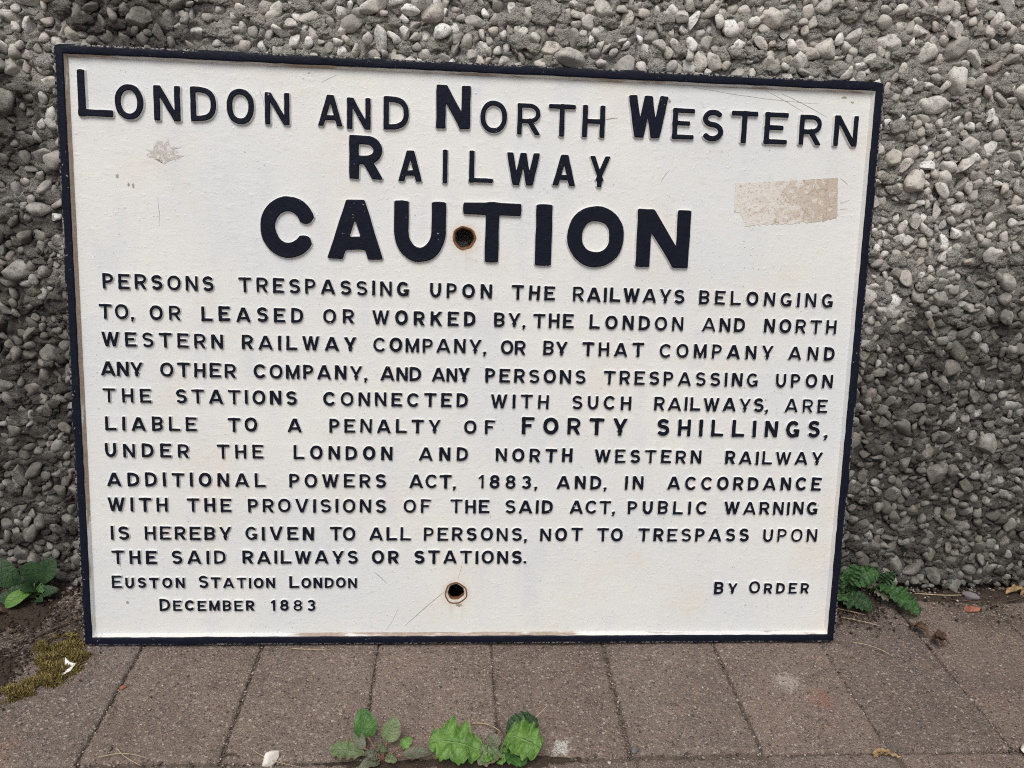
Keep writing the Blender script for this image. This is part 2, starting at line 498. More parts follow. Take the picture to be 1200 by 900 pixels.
# ------------------------------------------------------------------ the pebbledash wall
WALL_LEAN = math.radians(5.3)
WALL_Y0 = 0.0845
wall = bpy.data.objects.new('pebbledash_wall', None)
wall.location = (0, WALL_Y0, 0)
wall.rotation_euler = (-WALL_LEAN, 0, 0)
link(wall)
tag(wall, 'grey pebbledash wall of small stones set in cement behind the sign', 'wall')
XA, XB, ZB = -1.1, 1.25, 1.0           # the modelled face of the wall


def steps(lo, a, b, hi, fine, coarse):
    left = np.arange(lo, a, coarse)
    mid = np.arange(a, b, fine)
    right = np.arange(b, hi + coarse, coarse)
    return np.concatenate([left, mid, right])


gx = steps(XA, -0.56, 0.73, XB, 0.0016, 0.005)
gz = np.concatenate([np.arange(-0.006, 0.60, 0.0016), np.arange(0.60, ZB, 0.005)])
GX, GZ = np.meshgrid(gx, gz)
H = 0.0040 * fbm(GX * 26, GZ * 26, 2, 1) + 0.0034 * fbm(GX * 75, GZ * 75, 2, 2)


def cam_px(p):
    q = [sum(RW[i][k] * (p[k] - CAM[k]) for k in range(3)) for i in range(3)]
    return 600 + 915 * q[0] / q[2], 450 + 915 * q[1] / q[2]


def wall_to_world(x, h, z):
    c, s = math.cos(WALL_LEAN), math.sin(WALL_LEAN)
    y = -h
    return x, WALL_Y0 + y * c + z * s, -y * s + z * c


def shows(x, z):
    """in the frame and not behind the sign"""
    u, v = cam_px(wall_to_world(x, 0.004, z))
    if not (-25 < u < 1225 and -25 < v < 705):
        return False
    tl = 62 + (v - 52) * (36 / 705)
    tr = 1037 - (v - 97) * (60 / 655)
    top = 52 + (u - 62) * 45 / 975
    return not (tl + 8 < u < tr - 8 and v > top + 10)


# where the stones sit: thrown by hand, so dense here and thin there
cells = {}
CS = 0.024
stones = []


def try_stone(x, z, r, pack):
    ci, cj = int(math.floor(x / CS)), int(math.floor(z / CS))
    for i in (ci - 1, ci, ci + 1):
        for j in (cj - 1, cj, cj + 1):
            for (a, b, q) in cells.get((i, j), ()):
                if (a - x) ** 2 + (b - z) ** 2 < (pack * (q + r)) ** 2:
                    return False
    cells.setdefault((ci, cj), []).append((x, z, r))
    stones.append((x, z, r))
    return True


N1 = 70000
tx = rng.uniform(XA, XB, N1)
tz = rng.uniform(0.004, ZB, N1)
tr_ = np.clip(np.exp(rng.normal(math.log(0.0054), 0.26, N1)), 0.0031, 0.0100)
dens = fbm(tx * 7, tz * 7, 3, 3)
tk = rng.random(N1)
for k in range(N1):
    if k > 24000:
        tr_[k] = min(tr_[k], 0.0052)
    if k > 44000:
        tr_[k] = min(tr_[k], 0.0040)
    if tk[k] < 0.18 + 1.0 * max(0, dens[k] - 0.06):
        continue
    try_stone(tx[k], tz[k], tr_[k], 0.70)


def sample_H(x, z):
    i = min(len(gx) - 1, int(np.searchsorted(gx, x)))
    j = min(len(gz) - 1, int(np.searchsorted(gz, z)))
    return H[j, i]


def window(x, z, r):
    i0, i1 = np.searchsorted(gx, (x - r, x + r))
    j0, j1 = np.searchsorted(gz, (z - r, z + r))
    return slice(j0, j1), slice(i0, i1)


H0 = H.copy()
stone_h = []
for (x, z, r) in stones:
    h = sample_H(x, z)
    stone_h.append(h)
    sl = window(x, z, 2.0 * r)
    X, Z = GX[sl], GZ[sl]
    if X.size == 0:
        continue
    d = np.hypot(X - x, Z - z) / r
    lip = 0.0024 * np.exp(-((d - 1.25) / 0.28) ** 2) * (0.3 + 0.9 * rnd.random())
    pit = -0.0036 * np.clip(1.12 - d, 0, 1) ** 0.6
    H[sl] = np.maximum(H[sl] + pit, H0[sl] - 0.006) + lip * (0.6 + perlin(X * 260, Z * 260, 2))
# sockets left by stones that have dropped out
for k in range(260):
    x, z = rng.uniform(XA, XB), rng.uniform(0.02, ZB)
    r = rng.uniform(0.0042, 0.0080)
    if any((a - x) ** 2 + (b - z) ** 2 < (0.75 * (q + r)) ** 2 for i in (-1, 0, 1) for j in (-1, 0, 1)
           for (a, b, q) in cells.get((int(math.floor(x / CS)) + i, int(math.floor(z / CS)) + j), ())):
        continue
    sl = window(x, z, 1.7 * r)
    d = np.hypot((GX[sl] - x), (GZ[sl] - z) * rng.uniform(1.0, 1.5)) / r
    H[sl] += -0.0065 * np.clip(1 - d ** 2.4, 0, 1) + 0.0012 * np.exp(-((d - 1.15) / 0.2) ** 2)
H += 0.0009 * fbm(GX * 290, GZ * 290, 2, 0, 0.8) + 0.0024 * np.abs(perlin(GX * 130, GZ * 130, 1)) - 0.0016 * np.abs(perlin(GX * 95, GZ * 95, 3))
foot = np.clip((0.010 - GZ) / 0.010, 0, 1)
H -= 0.008 * foot ** 1.5                                    # the coat is undercut where it meets the ground
V = np.stack([GX, -H, GZ], -1).reshape(-1, 3)
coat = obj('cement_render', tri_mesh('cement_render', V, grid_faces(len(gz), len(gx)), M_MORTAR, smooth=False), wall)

# pebble shapes, some rounded and some broken
ICO = {}


def ico(sub):
    if sub not in ICO:
        import bmesh
        bm = bmesh.new()
        bmesh.ops.create_icosphere(bm, subdivisions=sub, radius=1.0)
        bm.verts.ensure_lookup_table()
        ICO[sub] = (np.array([v.co[:] for v in bm.verts]), np.array([[v.index for v in f.verts] for f in bm.faces]))
        bm.free()
    return ICO[sub]


def pebble_shape(seed, sub):
    r = np.random.default_rng(seed)
    P, F = ico(sub)
    P = P.copy()
    o = Vector(r.uniform(-50, 50, 3))
    k = np.array([1 + 0.26 * mnoise.noise(Vector(p) * 1.1 + o) + 0.07 * mnoise.noise(Vector(p) * 3.0 + o) for p in P])
    P *= k[:, None]
    for _ in range(int(r.integers(3, 10))):                  # broken faces
        n = r.normal(size=3)
        n /= np.linalg.norm(n)
        c = r.uniform(0.42, 0.80)
        e = np.clip(P @ n - c, 0, None) * 0.96
        P -= e[:, None] * n
    P *= np.array([1.08, r.uniform(0.58, 0.95), r.uniform(0.5, 0.8)])
    return P, F


SHAPES = [pebble_shape(500 + k, 3 if k < 26 else 2) for k in range(40)]
LOW = [pebble_shape(700 + k, 2) for k in range(16)]


def pebble_matrix(x, z, r, h):
    e = Matrix.Rotation(rnd.uniform(0, 6.283), 3, 'Z') 
    tilt = Matrix.Rotation(rnd.gauss(0, 0.38), 3, 'X') @ Matrix.Rotation(rnd.gauss(0, 0.38), 3, 'Y')
    stand = Matrix(((1, 0, 0), (0, 0, -1), (0, 1, 0)))       # flat side faces out of the wall
    sc = r * rnd.uniform(1.2, 1.4)
    out = h + r * rnd.uniform(-0.40, 0.36)
    return (stand @ tilt @ e), sc, Vector((x, -out, z))


seen, rest = [], []
for q, ((x, z, r), h) in enumerate(zip(stones, stone_h)):
    (seen if shows(x, z) else rest).append((x, z, r, h))
seen.sort(key=lambda s: -s[2])
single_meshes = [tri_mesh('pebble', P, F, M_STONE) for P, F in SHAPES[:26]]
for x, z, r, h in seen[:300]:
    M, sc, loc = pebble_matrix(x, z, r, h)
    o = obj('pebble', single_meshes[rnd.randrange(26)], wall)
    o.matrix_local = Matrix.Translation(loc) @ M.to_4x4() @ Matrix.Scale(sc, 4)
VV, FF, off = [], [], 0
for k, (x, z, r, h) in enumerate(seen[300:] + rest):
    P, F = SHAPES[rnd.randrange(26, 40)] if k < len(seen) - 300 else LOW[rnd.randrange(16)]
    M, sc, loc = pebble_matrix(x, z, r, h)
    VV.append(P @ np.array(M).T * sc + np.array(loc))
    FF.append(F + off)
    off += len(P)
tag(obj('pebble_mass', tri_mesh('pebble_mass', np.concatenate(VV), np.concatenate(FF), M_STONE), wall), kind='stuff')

# lumps of cement thrown up with the stones
VV, FF, off = [], [], 0
ROUGH = []
for k in range(12):
    P, F = ico(3)
    o = Vector(np.random.default_rng(900 + k).uniform(-50, 50, 3))
    ROUGH.append((P * np.array([1 + 0.55 * mnoise.noise(Vector(q) * 1.5 + o) + 0.40 * mnoise.noise(Vector(q) * 3.2 + o) for q in P])[:, None], F))
n_stones = len(stones)
for k in range(60000):
    x, z, r = rng.uniform(XA, XB), rng.uniform(0.004, ZB), rng.uniform(0.0022, 0.0056)
    if not (-0.62 < x < 0.80 and z < 0.66):
        continue
    if try_stone(x, z, r, 0.54):
        P, F = ROUGH[rnd.randrange(12)]
        M = Matrix.Rotation(rnd.uniform(0, 6.283), 3, 'Y') @ Matrix.Rotation(rnd.uniform(0, 6.283), 3, 'X')
        VV.append((P @ np.array(M).T) * np.array([1.45, 0.5, 1.0]) * r * rnd.uniform(0.9, 1.25) + np.array((x, -(sample_H(x, z) + r * rnd.uniform(-0.30, 0.10)), z)))
        FF.append(F + off)
        off += len(P)
del stones[n_stones:]
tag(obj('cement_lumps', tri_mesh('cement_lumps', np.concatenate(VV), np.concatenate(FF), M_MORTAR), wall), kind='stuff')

# the masonry the coat is thrown on, and the plain rest of the wall
core_v, core_f = [], []


def add_box(V, F, lo, hi):
    n = len(V)
    for z in (lo[2], hi[2]):
        for x, y in ((lo[0], lo[1]), (hi[0], lo[1]), (hi[0], hi[1]), (lo[0], hi[1])):
            V.append((x, y, z))
    for f in ((0, 3, 2, 1), (4, 5, 6, 7), (0, 1, 5, 4), (1, 2, 6, 5), (2, 3, 7, 6), (3, 0, 4, 7)):
        F.append(tuple(n + i for i in f))


add_box(core_v, core_f, (-4, 0.0165, -0.05), (4, 0.22, 2.1))
add_box(core_v, core_f, (-4, -0.001, 0.002), (XA, 0.0162, 2.1))
add_box(core_v, core_f, (XB, -0.001, 0.002), (4, 0.0162, 2.1))
add_box(core_v, core_f, (XA, -0.001, ZB), (XB, 0.0162, 2.1))
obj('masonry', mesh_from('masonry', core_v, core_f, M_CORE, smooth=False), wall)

# ------------------------------------------------------------------ the railway sign
LEAN = math.radians(13.0)
W, HT = 0.660, 0.4882
sign = bpy.data.objects.new('railway_sign', None)
sign.location = (0, 0, 0.0032)
sign.rotation_euler = (math.pi / 2 - LEAN, 0, 0)
link(sign)
tag(sign, 'cream cast iron railway caution sign with raised navy lettering and rim', 'sign')


def ring_pts(cx, cy, r, n=40, wob=0.0, seed=0):
    return [Vector((cx + (r + wob * math.sin(3 * t + seed) + wob * 0.6 * math.sin(7 * t + 2 * seed)) * math.cos(t),
                    cy + (r + wob * math.sin(3 * t + seed) + wob * 0.6 * math.sin(7 * t + 2 * seed)) * math.sin(t), 0)) for t in [2 * math.pi * k / n for k in range(n)]]


# plate: a cream face with two bolt holes and an iron back
RW_, IN_D = 0.0068, 0.0020             # width of the rim's face, run of its sloping inner side
HR = (0.0075, 0.0068)
lo = [Vector((-W / 2 + 0.004, 0.004, 0)), Vector((W / 2 - 0.004, 0.004, 0)), Vector((W / 2 - 0.004, HT - 0.004, 0)), Vector((-W / 2 + 0.004, HT - 0.004, 0))]
loops = [lo] + [list(reversed(ring_pts(HOLES[k][0], HOLES[k][1], 0.0088 if k == 0 else 0.0092, 40, 0.00035, k + 1))) for k in (0, 1)]
flat = [v for l in loops for v in l]
tris = tessellate_polygon(loops)
pv = [(v.x, v.y, PLATE_Z) for v in flat] + [(v.x, v.y, -0.0105) for v in flat]
nf = len(flat)
pf, pm = [], []
for t in tris:
    a, b, c = (flat[i] for i in t)
    t = t if (b - a).cross(c - a).z > 0 else t[::-1]
    pf.append(tuple(t))
    pm.append(0)
    pf.append(tuple(i + nf for i in reversed(t)))
    pm.append(1)
obj('plate', mesh_from('plate', pv, pf, [M_CREAM, M_RUST], smooth=False, fm=pm), sign)

for k in (0, 1):                        # the countersunk, rusty rims of the holes
    cx, cy = HOLES[k]
    ro = 0.0090 if k == 0 else 0.0094
    prof = [(ro + 0.0006, PLATE_Z + 0.0001), (ro - 0.0007, PLATE_Z + 0.0003), (HR[k] + 0.0004, PLATE_Z - 0.0009), (HR[k], PLATE_Z - 0.0016), (HR[k], -0.0112)]
    n = 44
    v = []
    for j, (r, z) in enumerate(prof):
        oy = 0.0 if k == 0 or j < 2 else 0.0007
        v += [(p.x, p.y + oy, z) for p in ring_pts(cx, cy, r, n, 0.00032, k + 1)]
    f = [(j * n + i, j * n + (i + 1) % n, (j + 1) * n + (i + 1) % n, (j + 1) * n + i) for j in range(len(prof) - 1) for i in range(n)]
    f = [tuple(reversed(q)) for q in f]
    fm = [1 if (k == 1 and q // n == 1) else 0 for q in range(len(f))]
    obj('hole_rim', mesh_from('hole_rim', v, f, [M_RUST, M_SCAR], fm=fm), sign)

# rim: raised navy border, its sloping inner side still cream and rusty
def rim():
    prof = [(-0.0002, -0.0116, 0), (-0.0004, -0.0010, 0), (-0.0001, -0.0003, 0), (0.0006, 0.0, 0), (RW_ - 0.0011, 0.0, 0), (RW_ - 0.0003, -0.0003, 0), (RW_, -0.0010, 1), (RW_ + IN_D, PLATE_Z - 0.0004, 1)]
    cs = []
    for (a, b, n) in (((-1, 0), (1, 0), 130), ((1, 0), (1, 1), 96), ((1, 1), (-1, 1), 130), ((-1, 1), (-1, 0), 96)):
        for k in range(n):
            t = k / n
            cs.append((a[0] + (b[0] - a[0]) * t, a[1] + (b[1] - a[1]) * t))
    n = len(cs)
    v, f, fm = [], [], []
    R_OUT = 0.0035
    for j, (ins, z, _) in enumerate(prof):
        for (u, w) in cs:
            hw = W / 2 - ins
            x = u * hw
            y = ins + w * (HT - 2 * ins)
            # slightly rounded outer corners
            if j < 4:
                dx, dy = W / 2 - abs(x), min(y, HT - y)
                if dx < R_OUT and dy < R_OUT:
                    q = R_OUT - math.hypot(R_OUT - dx, R_OUT - dy)
                    if q < 0:
                        s = R_OUT / (R_OUT - q)
                        x = math.copysign(W / 2 - (R_OUT - (R_OUT - dx) * s), x)
                        ny = R_OUT - (R_OUT - dy) * s
                        y = ny if y < HT / 2 else HT - ny
            wob = 0.00045 if j in (1, 2, 5, 6) else 0.0002
            wx = wob * (mnoise.noise((x * 90, y * 90, j * 0.3)) + 0.5 * mnoise.noise((x * 260, y * 260, 3 + j * 0.3)))
            x += wx if abs(u) > 0.999 else 0
            y += wx if w in (0, 1) or w < 0.001 or w > 0.999 else 0
            v.append((x, y, z + (0.00025 * mnoise.noise((x * 60, y * 60, 7)) if 0 < j < 6 else 0)))
    for j in range(len(prof) - 1):
        for i in range(n):
            f.append((j * n + i, j * n + (i + 1) % n, (j + 1) * n + (i + 1) % n, (j + 1) * n + i))
            fm.append(1 if j >= 6 else 0)
    b = len(v)
    return mesh_from('rim', v, f, [M_RIM, M_INNER], fm=fm)


obj('rim', rim(), sign)

# ---- lettering: every letter is cast proud of the plate, navy on top with cream sides
def arc(cx, cy, rx, ry, a0, a1, n=22):
    return [(cx + rx * math.cos(math.radians(a0 + (a1 - a0) * k / n)), cy + ry * math.sin(math.radians(a0 + (a1 - a0) * k / n))) for k in range(n + 1)]


def ext(p, q, e=0.3):
    """a diagonal run on past both ends; the glyph's own top and bottom cut it flat"""
    dx, dy = q[0] - p[0], q[1] - p[1]
    return [(p[0] - dx * e, p[1] - dy * e), (q[0] + dx * e, q[1] + dy * e)]


WIDTH = dict(A=1.0, B=.74, C=.86, D=.80, E=.74, F=.70, G=.82, H=.76, I=None, K=.80, L=.74, M=.94, N=.80, O=.88, P=.70, R=.76,
             S=.74, T=.84, U=.76, V=.94, W=1.18, Y=.86)
WIDTH.update({'1': .34, '8': .72, '3': .70, ',': .24, '.': .22})


def glyph(ch, w, s):
    """strokes in a box w wide and 1 tall; s is the stroke. returns [(points, width)], clip box or None"""
    t = s * 0.88                        # the horizontals are a little thinner
    h, g = s / 2, t / 2
    if ch == 'I':
        return [([(w / 2, 0), (w / 2, 1)], w)], None
    if ch == 'L':
        return [([(h, 0), (h, 1)], s), ([(0, g), (w, g)], t)], None
    if ch == 'E':
        return [([(h, 0), (h, 1)], s), ([(0, g), (w, g)], t), ([(0, 1 - g), (w, 1 - g)], t), ([(0, .52), (w * .80, .52)], t)], None
    if ch == 'F':
        return [([(h, 0), (h, 1)], s), ([(0, 1 - g), (w, 1 - g)], t), ([(0, .50), (w * .78, .50)], t)], None
    if ch == 'T':
        return [([(w / 2, 0), (w / 2, 1)], s), ([(0, 1 - g), (w, 1 - g)], t)], None
    if ch == 'H':
        return [([(h, 0), (h, 1)], s), ([(w - h, 0), (w - h, 1)], s), ([(h, .5), (w - h, .5)], t)], None
    if ch == 'N':
        return [([(h, 0), (h, 1)], s), ([(w - h, 0), (w - h, 1)], s * .95), (ext((s * .55, 1), (w - s * .55, 0)), s * .98)], (0, w, 0, 1)
    if ch == 'M':
        return [([(h, 0), (h, 1)], s), ([(w - h, 0), (w - h, 1)], s), (ext((s * .55, 1), (w / 2, .08), .1), s * .85), (ext((w - s * .55, 1), (w / 2, .08), .1), s * .85)], (0, w, 0, 1)
    if ch == 'A':
        a = s * .10
        return [(ext((h * 1.05, 0), (w / 2 - a, 1)), s), (ext((w - h * 1.05, 0), (w / 2 + a, 1)), s), ([(w * .22, .27), (w * .78, .27)], t)], (0, w, 0, 1)
    if ch == 'V':
        a = s * .10
        return [(ext((h * 1.05, 1), (w / 2 - a, 0)), s), (ext((w - h * 1.05, 1), (w / 2 + a, 0)), s)], (0, w, 0, 1)
    if ch == 'W':
        k = .285
        return [(ext((h, 1), (w * k, 0)), s), (ext((w * k + s * .12, 0), (w / 2, 1)), s * .92), (ext((w / 2, 1), (w * (1 - k) - s * .12, 0)), s * .92), (ext((w * (1 - k), 0), (w - h, 1)), s)], (0, w, 0, 1)
    if ch == 'Y':
        return [([(w / 2, -.2), (w / 2, .46)], s), (ext((w / 2, .36), (h * 1.1, 1), .25), s * .95), (ext((w / 2, .36), (w - h * 1.1, 1), .25), s * .95)], (0, w, 0, 1)
    if ch == 'K':
        return [([(h, 0), (h, 1)], s), (ext((h, .30), (w - h * 1.2, 1), .2), s * .95), (ext((w * .40, .60), (w - h, 0), .2)[0:2], s)], (0, w, 0, 1)
    if ch in 'PRB':
        y0 = .44 if ch != 'B' else .50
        ry = (1 - g - y0) / 2
        rx = min(w - h - w * .42, ry * 1.15)
        cx = w - h - rx
        top = [(h, 1 - g), (cx, 1 - g)] + arc(cx, y0 + ry, rx, ry, 90, -90, 14) + [(h, y0)]
        st = [([(h, 0), (h, 1)], s), (top, t * 1.02)]
        if ch == 'R':
            st.append((ext((w * .52, y0), (w - h * 1.05, 0), .12), s))
            return st, (0, w + .02, 0, 1)
        if ch == 'B':
            ry = (y0 - g) / 2
            st.append(([(h, g), (cx, g)] + arc(cx, g + ry, rx, ry, -90, 90, 14) + [(h, y0)], t * 1.02))
        return st, None
    if ch == 'D':
        rx, ry = min(w - 2 * h, w * .62), .5 - g
        cx = w - h - rx
        k = []
        for q in range(21):             # a squarish bowl
            a = math.radians(90 - 180 * q / 20)
            c, z = math.cos(a), math.sin(a)
            k.append((cx + rx * abs(c) ** .8, .5 + ry * math.copysign(abs(z) ** .8, z)))
        return [([(h, 0), (h, 1)], s), ([(h, 1 - g)] + k + [(h, g)], s)], None
    if ch == 'O':
        k = []
        for q in range(37):
            a = 2 * math.pi * q / 36
            c, z = math.cos(a), math.sin(a)
            k.append((w / 2 + (w / 2 - h) * math.copysign(abs(c) ** .93, c), .5 + (.5 - g) * math.copysign(abs(z) ** .93, z)))
        return [(k, s)], None
    if ch == 'C':
        return [(arc(w * .52, .5, w * .52 - h, .5 - g, 20 if s > .22 else 40, 329 if s > .22 else 320, 34), s)], None
    if ch == 'G':
        return [(arc(w * .52, .5, w * .52 - h, .5 - g, 45, 322, 34), s), ([(w - h * 1.1, 0.06), (w - h * 1.1, .44)], s * .9), ([(w * .58, .40), (w, .40)], t)], (0, w + .02, -0.02, 1.02)
    if ch == 'U':
        ry = min(.40, w * .52)
        return [([(h, 1)] + arc(w / 2, ry + g * .9, w / 2 - h, ry, 180, 360, 20) + [(w - h, 1)], s)], None
    if ch in 'S38':
        m_ = .53
        yu, ru = (1 - g + m_) / 2, (1 - g - m_) / 2
        yl, rl = (m_ + g) / 2, (m_ - g) / 2
        rx, rxl = (w / 2 - h) * .94, w / 2 - h
        if ch == 'S':
            return [(arc(w / 2, yu, rx, ru, 28, 270, 20) + arc(w / 2, yl, rxl, rl, 90, -152, 20)[1:], s)], None
        if ch == '8':
            return [(arc(w / 2, yu, rx * .92, ru, 0, 360, 24), s), (arc(w / 2, yl, rxl, rl, 0, 360, 24), s)], None
        return [(arc(w / 2, yu, rx * .95, ru, 150, -90, 20), s), (arc(w / 2, yl, rxl, rl, 90, -150, 20), s)], None
    if ch == '1':
        return [([(w - h, 0), (w - h, 1)], s), ([(w - h, .96), (0, .74)], s * .8)], (-.05, w, 0, 1)
    if ch == ',':
        return [([(.10, .13), (.13, .03)], .20), ([(.15, .06), (.06, -.16)], .11)], None
    return [([(.10, .02), (.12, .16)], .18)], None


def stroke_field(X, Y, pts, wd):
    D = np.full(X.shape, 9.0)
    n = len(pts)
    closed = math.hypot(pts[0][0] - pts[-1][0], pts[0][1] - pts[-1][1]) < 1e-6
    for k in range(n - 1):
        (x0, y0), (x1, y1) = pts[k], pts[k + 1]
        L = math.hypot(x1 - x0, y1 - y0)
        if L < 1e-9:
            continue
        ux, uy = (x1 - x0) / L, (y1 - y0) / L
        a = (X - x0) * ux + (Y - y0) * uy
        p = np.abs((X - x0) * -uy + (Y - y0) * ux) - wd / 2
        before, after = -a, a - L
        if k == 0 and not closed:        # square-cut end
            lo_ = np.maximum(p, before)
        else:
            lo_ = np.hypot((X - x0), (Y - y0)) - wd / 2
        if k == n - 2 and not closed:
            hi_ = np.maximum(p, after)
        else:
            hi_ = np.hypot((X - x1), (Y - y1)) - wd / 2
        D = np.minimum(D, np.where(a < 0, lo_, np.where(a > L, hi_, p)))
    return D


SEG = {1: 'BL', 2: 'RB', 3: 'RL', 4: 'TR', 5: 'BLTR', 6: 'TB', 7: 'TL', 8: 'LT', 9: 'BT', 10: 'RBLT', 11: 'RT', 12: 'LR', 13: 'BR', 14: 'LB'}


def contour(D, xs, ys):
    I = (D < 0).astype(int)
    idx = I[:-1, :-1] + 2 * I[:-1, 1:] + 4 * I[1:, 1:] + 8 * I[1:, :-1]
    nxt, pos = {}, {}

    def pt(e, j, i):
        if e in 'BT':
            jj = j + (e == 'T')
            k = (0, jj, i)
            if k not in pos:
                a, b = D[jj, i], D[jj, i + 1]
                pos[k] = (xs[i] + (xs[i + 1] - xs[i]) * a / (a - b), ys[jj])
        else:
            ii = i + (e == 'R')
            k = (1, j, ii)
            if k not in pos:
                a, b = D[j, ii], D[j + 1, ii]
                pos[k] = (xs[ii], ys[j] + (ys[j + 1] - ys[j]) * a / (a - b))
        return k
    for j, i in zip(*np.nonzero((idx > 0) & (idx < 15))):
        e = SEG[idx[j, i]]
        for q in range(0, len(e), 2):
            nxt[pt(e[q], j, i)] = pt(e[q + 1], j, i)
    out = []
    while nxt:
        k0 = k = next(iter(nxt))
        loop = []
        while k in nxt:
            loop.append(pos[k])
            k = nxt.pop(k)
        if k == k0 and len(loop) > 7:
            out.append(np.array(loop))
    return out


def simplify(L, tol):
    n = len(L)
    keep = np.zeros(n, bool)
    a = int(np.argmin(L[:, 0] + L[:, 1]))
    L = np.roll(L, -a, 0)
    b = int(np.argmax(((L - L[0]) ** 2).sum(1)))
    keep[0] = keep[b] = True
    Q = np.vstack([L, L[:1]])
    st = [(0, b), (b, n)]
    while st:
        i, j = st.pop()
        if j - i < 2:
            continue
        p, q = Q[i], Q[j]
        d = q - p
        l = math.hypot(*d) or 1e-9
        e = np.abs((Q[i + 1:j, 0] - p[0]) * d[1] - (Q[i + 1:j, 1] - p[1]) * d[0]) / l
        m_ = int(np.argmax(e))
        if e[m_] > tol:
            keep[i + 1 + m_] = True
            st += [(i, i + 1 + m_), (i + 1 + m_, j)]
    return L[keep]


def letter_geo(ch, w, s, hmm, seed, big):
    """verts, faces, material slots of one raised letter, metres, origin at its foot"""
    st = 0.021 if big else 0.034
    xs = np.arange(-0.12, w + 0.13, st)
    ys = np.arange(-0.26 if ch == ',' else -0.10, 1.11, st)
    X, Y = np.meshgrid(xs, ys)
    rr = np.random.default_rng(seed)
    o = rr.uniform(0, 60, 2)
    wob = 0.012 if big else 0.018
    Xd = X + wob * perlin(X * 3.5 + o[0], Y * 3.5 + o[1], 1)
    Yd = Y + wob * perlin(X * 3.5 + o[1], Y * 3.5 + o[0], 2)
    parts, clip = glyph(ch, w, s)
    D = np.full(X.shape, 9.0)
    for pts, wd in parts:
        D = np.minimum(D, stroke_field(Xd, Yd, pts, wd))
    if clip:
        D = np.maximum(D, np.maximum(np.maximum(clip[0] - Xd, Xd - clip[1]), np.maximum(clip[2] - Yd, Yd - clip[3])))
    D = D + (0.006 if big else 0.012) * perlin(X * 7 + o[0], Y * 7 + o[1], 3) + 0.002
    # soften the corners as the casting does
    for _ in range(1 if big else 1):
        Dp = np.pad(D, 1, mode='edge')
        D = (4 * D + Dp[:-2, 1:-1] + Dp[2:, 1:-1] + Dp[1:-1, :-2] + Dp[1:-1, 2:]) / 8
    gy, gxx = np.gradient(D, st)
    loops_ = [simplify(l, 0.0035 if big else 0.007) for l in contour(D, xs, ys)]
    loops_ = [l for l in loops_ if len(l) > 3]
    P = np.concatenate(loops_)
    fi = np.clip((P[:, 0] - xs[0]) / st, 0, len(xs) - 1.001)
    fj = np.clip((P[:, 1] - ys[0]) / st, 0, len(ys) - 1.001)
    i, j = fi.astype(int), fj.astype(int)
    gn = np.stack([gxx[j, i], gy[j, i]], -1)
    gn /= np.linalg.norm(gn, axis=1)[:, None] + 1e-9
    hm = hmm * 1e-3
    ztop = (-0.0019 if big else -0.0026) + rr.uniform(-0.0001, 0.0001)
    dr = 0.0014 if big else 0.0010
    B0 = P * hm
    ins = 0.0006 if big else 0.00042
    rings = [(B0 + gn * dr, PLATE_Z - 0.0004), (B0 + gn * 0.00018, ztop - 0.00060), (B0 - gn * 0.00004, ztop - 0.00028), (B0 - gn * ins * 0.5, ztop - 0.00009), (B0 - gn * ins, ztop)]
    n = len(P)
    V = np.concatenate([np.c_[r, np.full(n, z)] for r, z in rings])
    F, M = [], []
    b = 0
    for l in loops_:
        k = len(l)
        for q in range(len(rings) - 1):
            for a in range(k):
                c = (a + 1) % k
                F.append((q * n + b + a, q * n + b + c, (q + 1) * n + b + c, (q + 1) * n + b + a))
                M.append(1 if q == 0 else 0)
        b += k
    top = rings[-1][0]
    pl, b = [], 0
    for l in loops_:
        pl.append([Vector((*top[b + a], 0)) for a in range(len(l))])
        b += len(l)
    fl = [v for l in pl for v in l]
    for t in tessellate_polygon(pl):
        a, c, d = (fl[q] for q in t)
        t = t if (c - a).cross(d - a).z > 0 else t[::-1]
        F.append(tuple(4 * n + q for q in t))
        M.append(0)
    return V, F, M


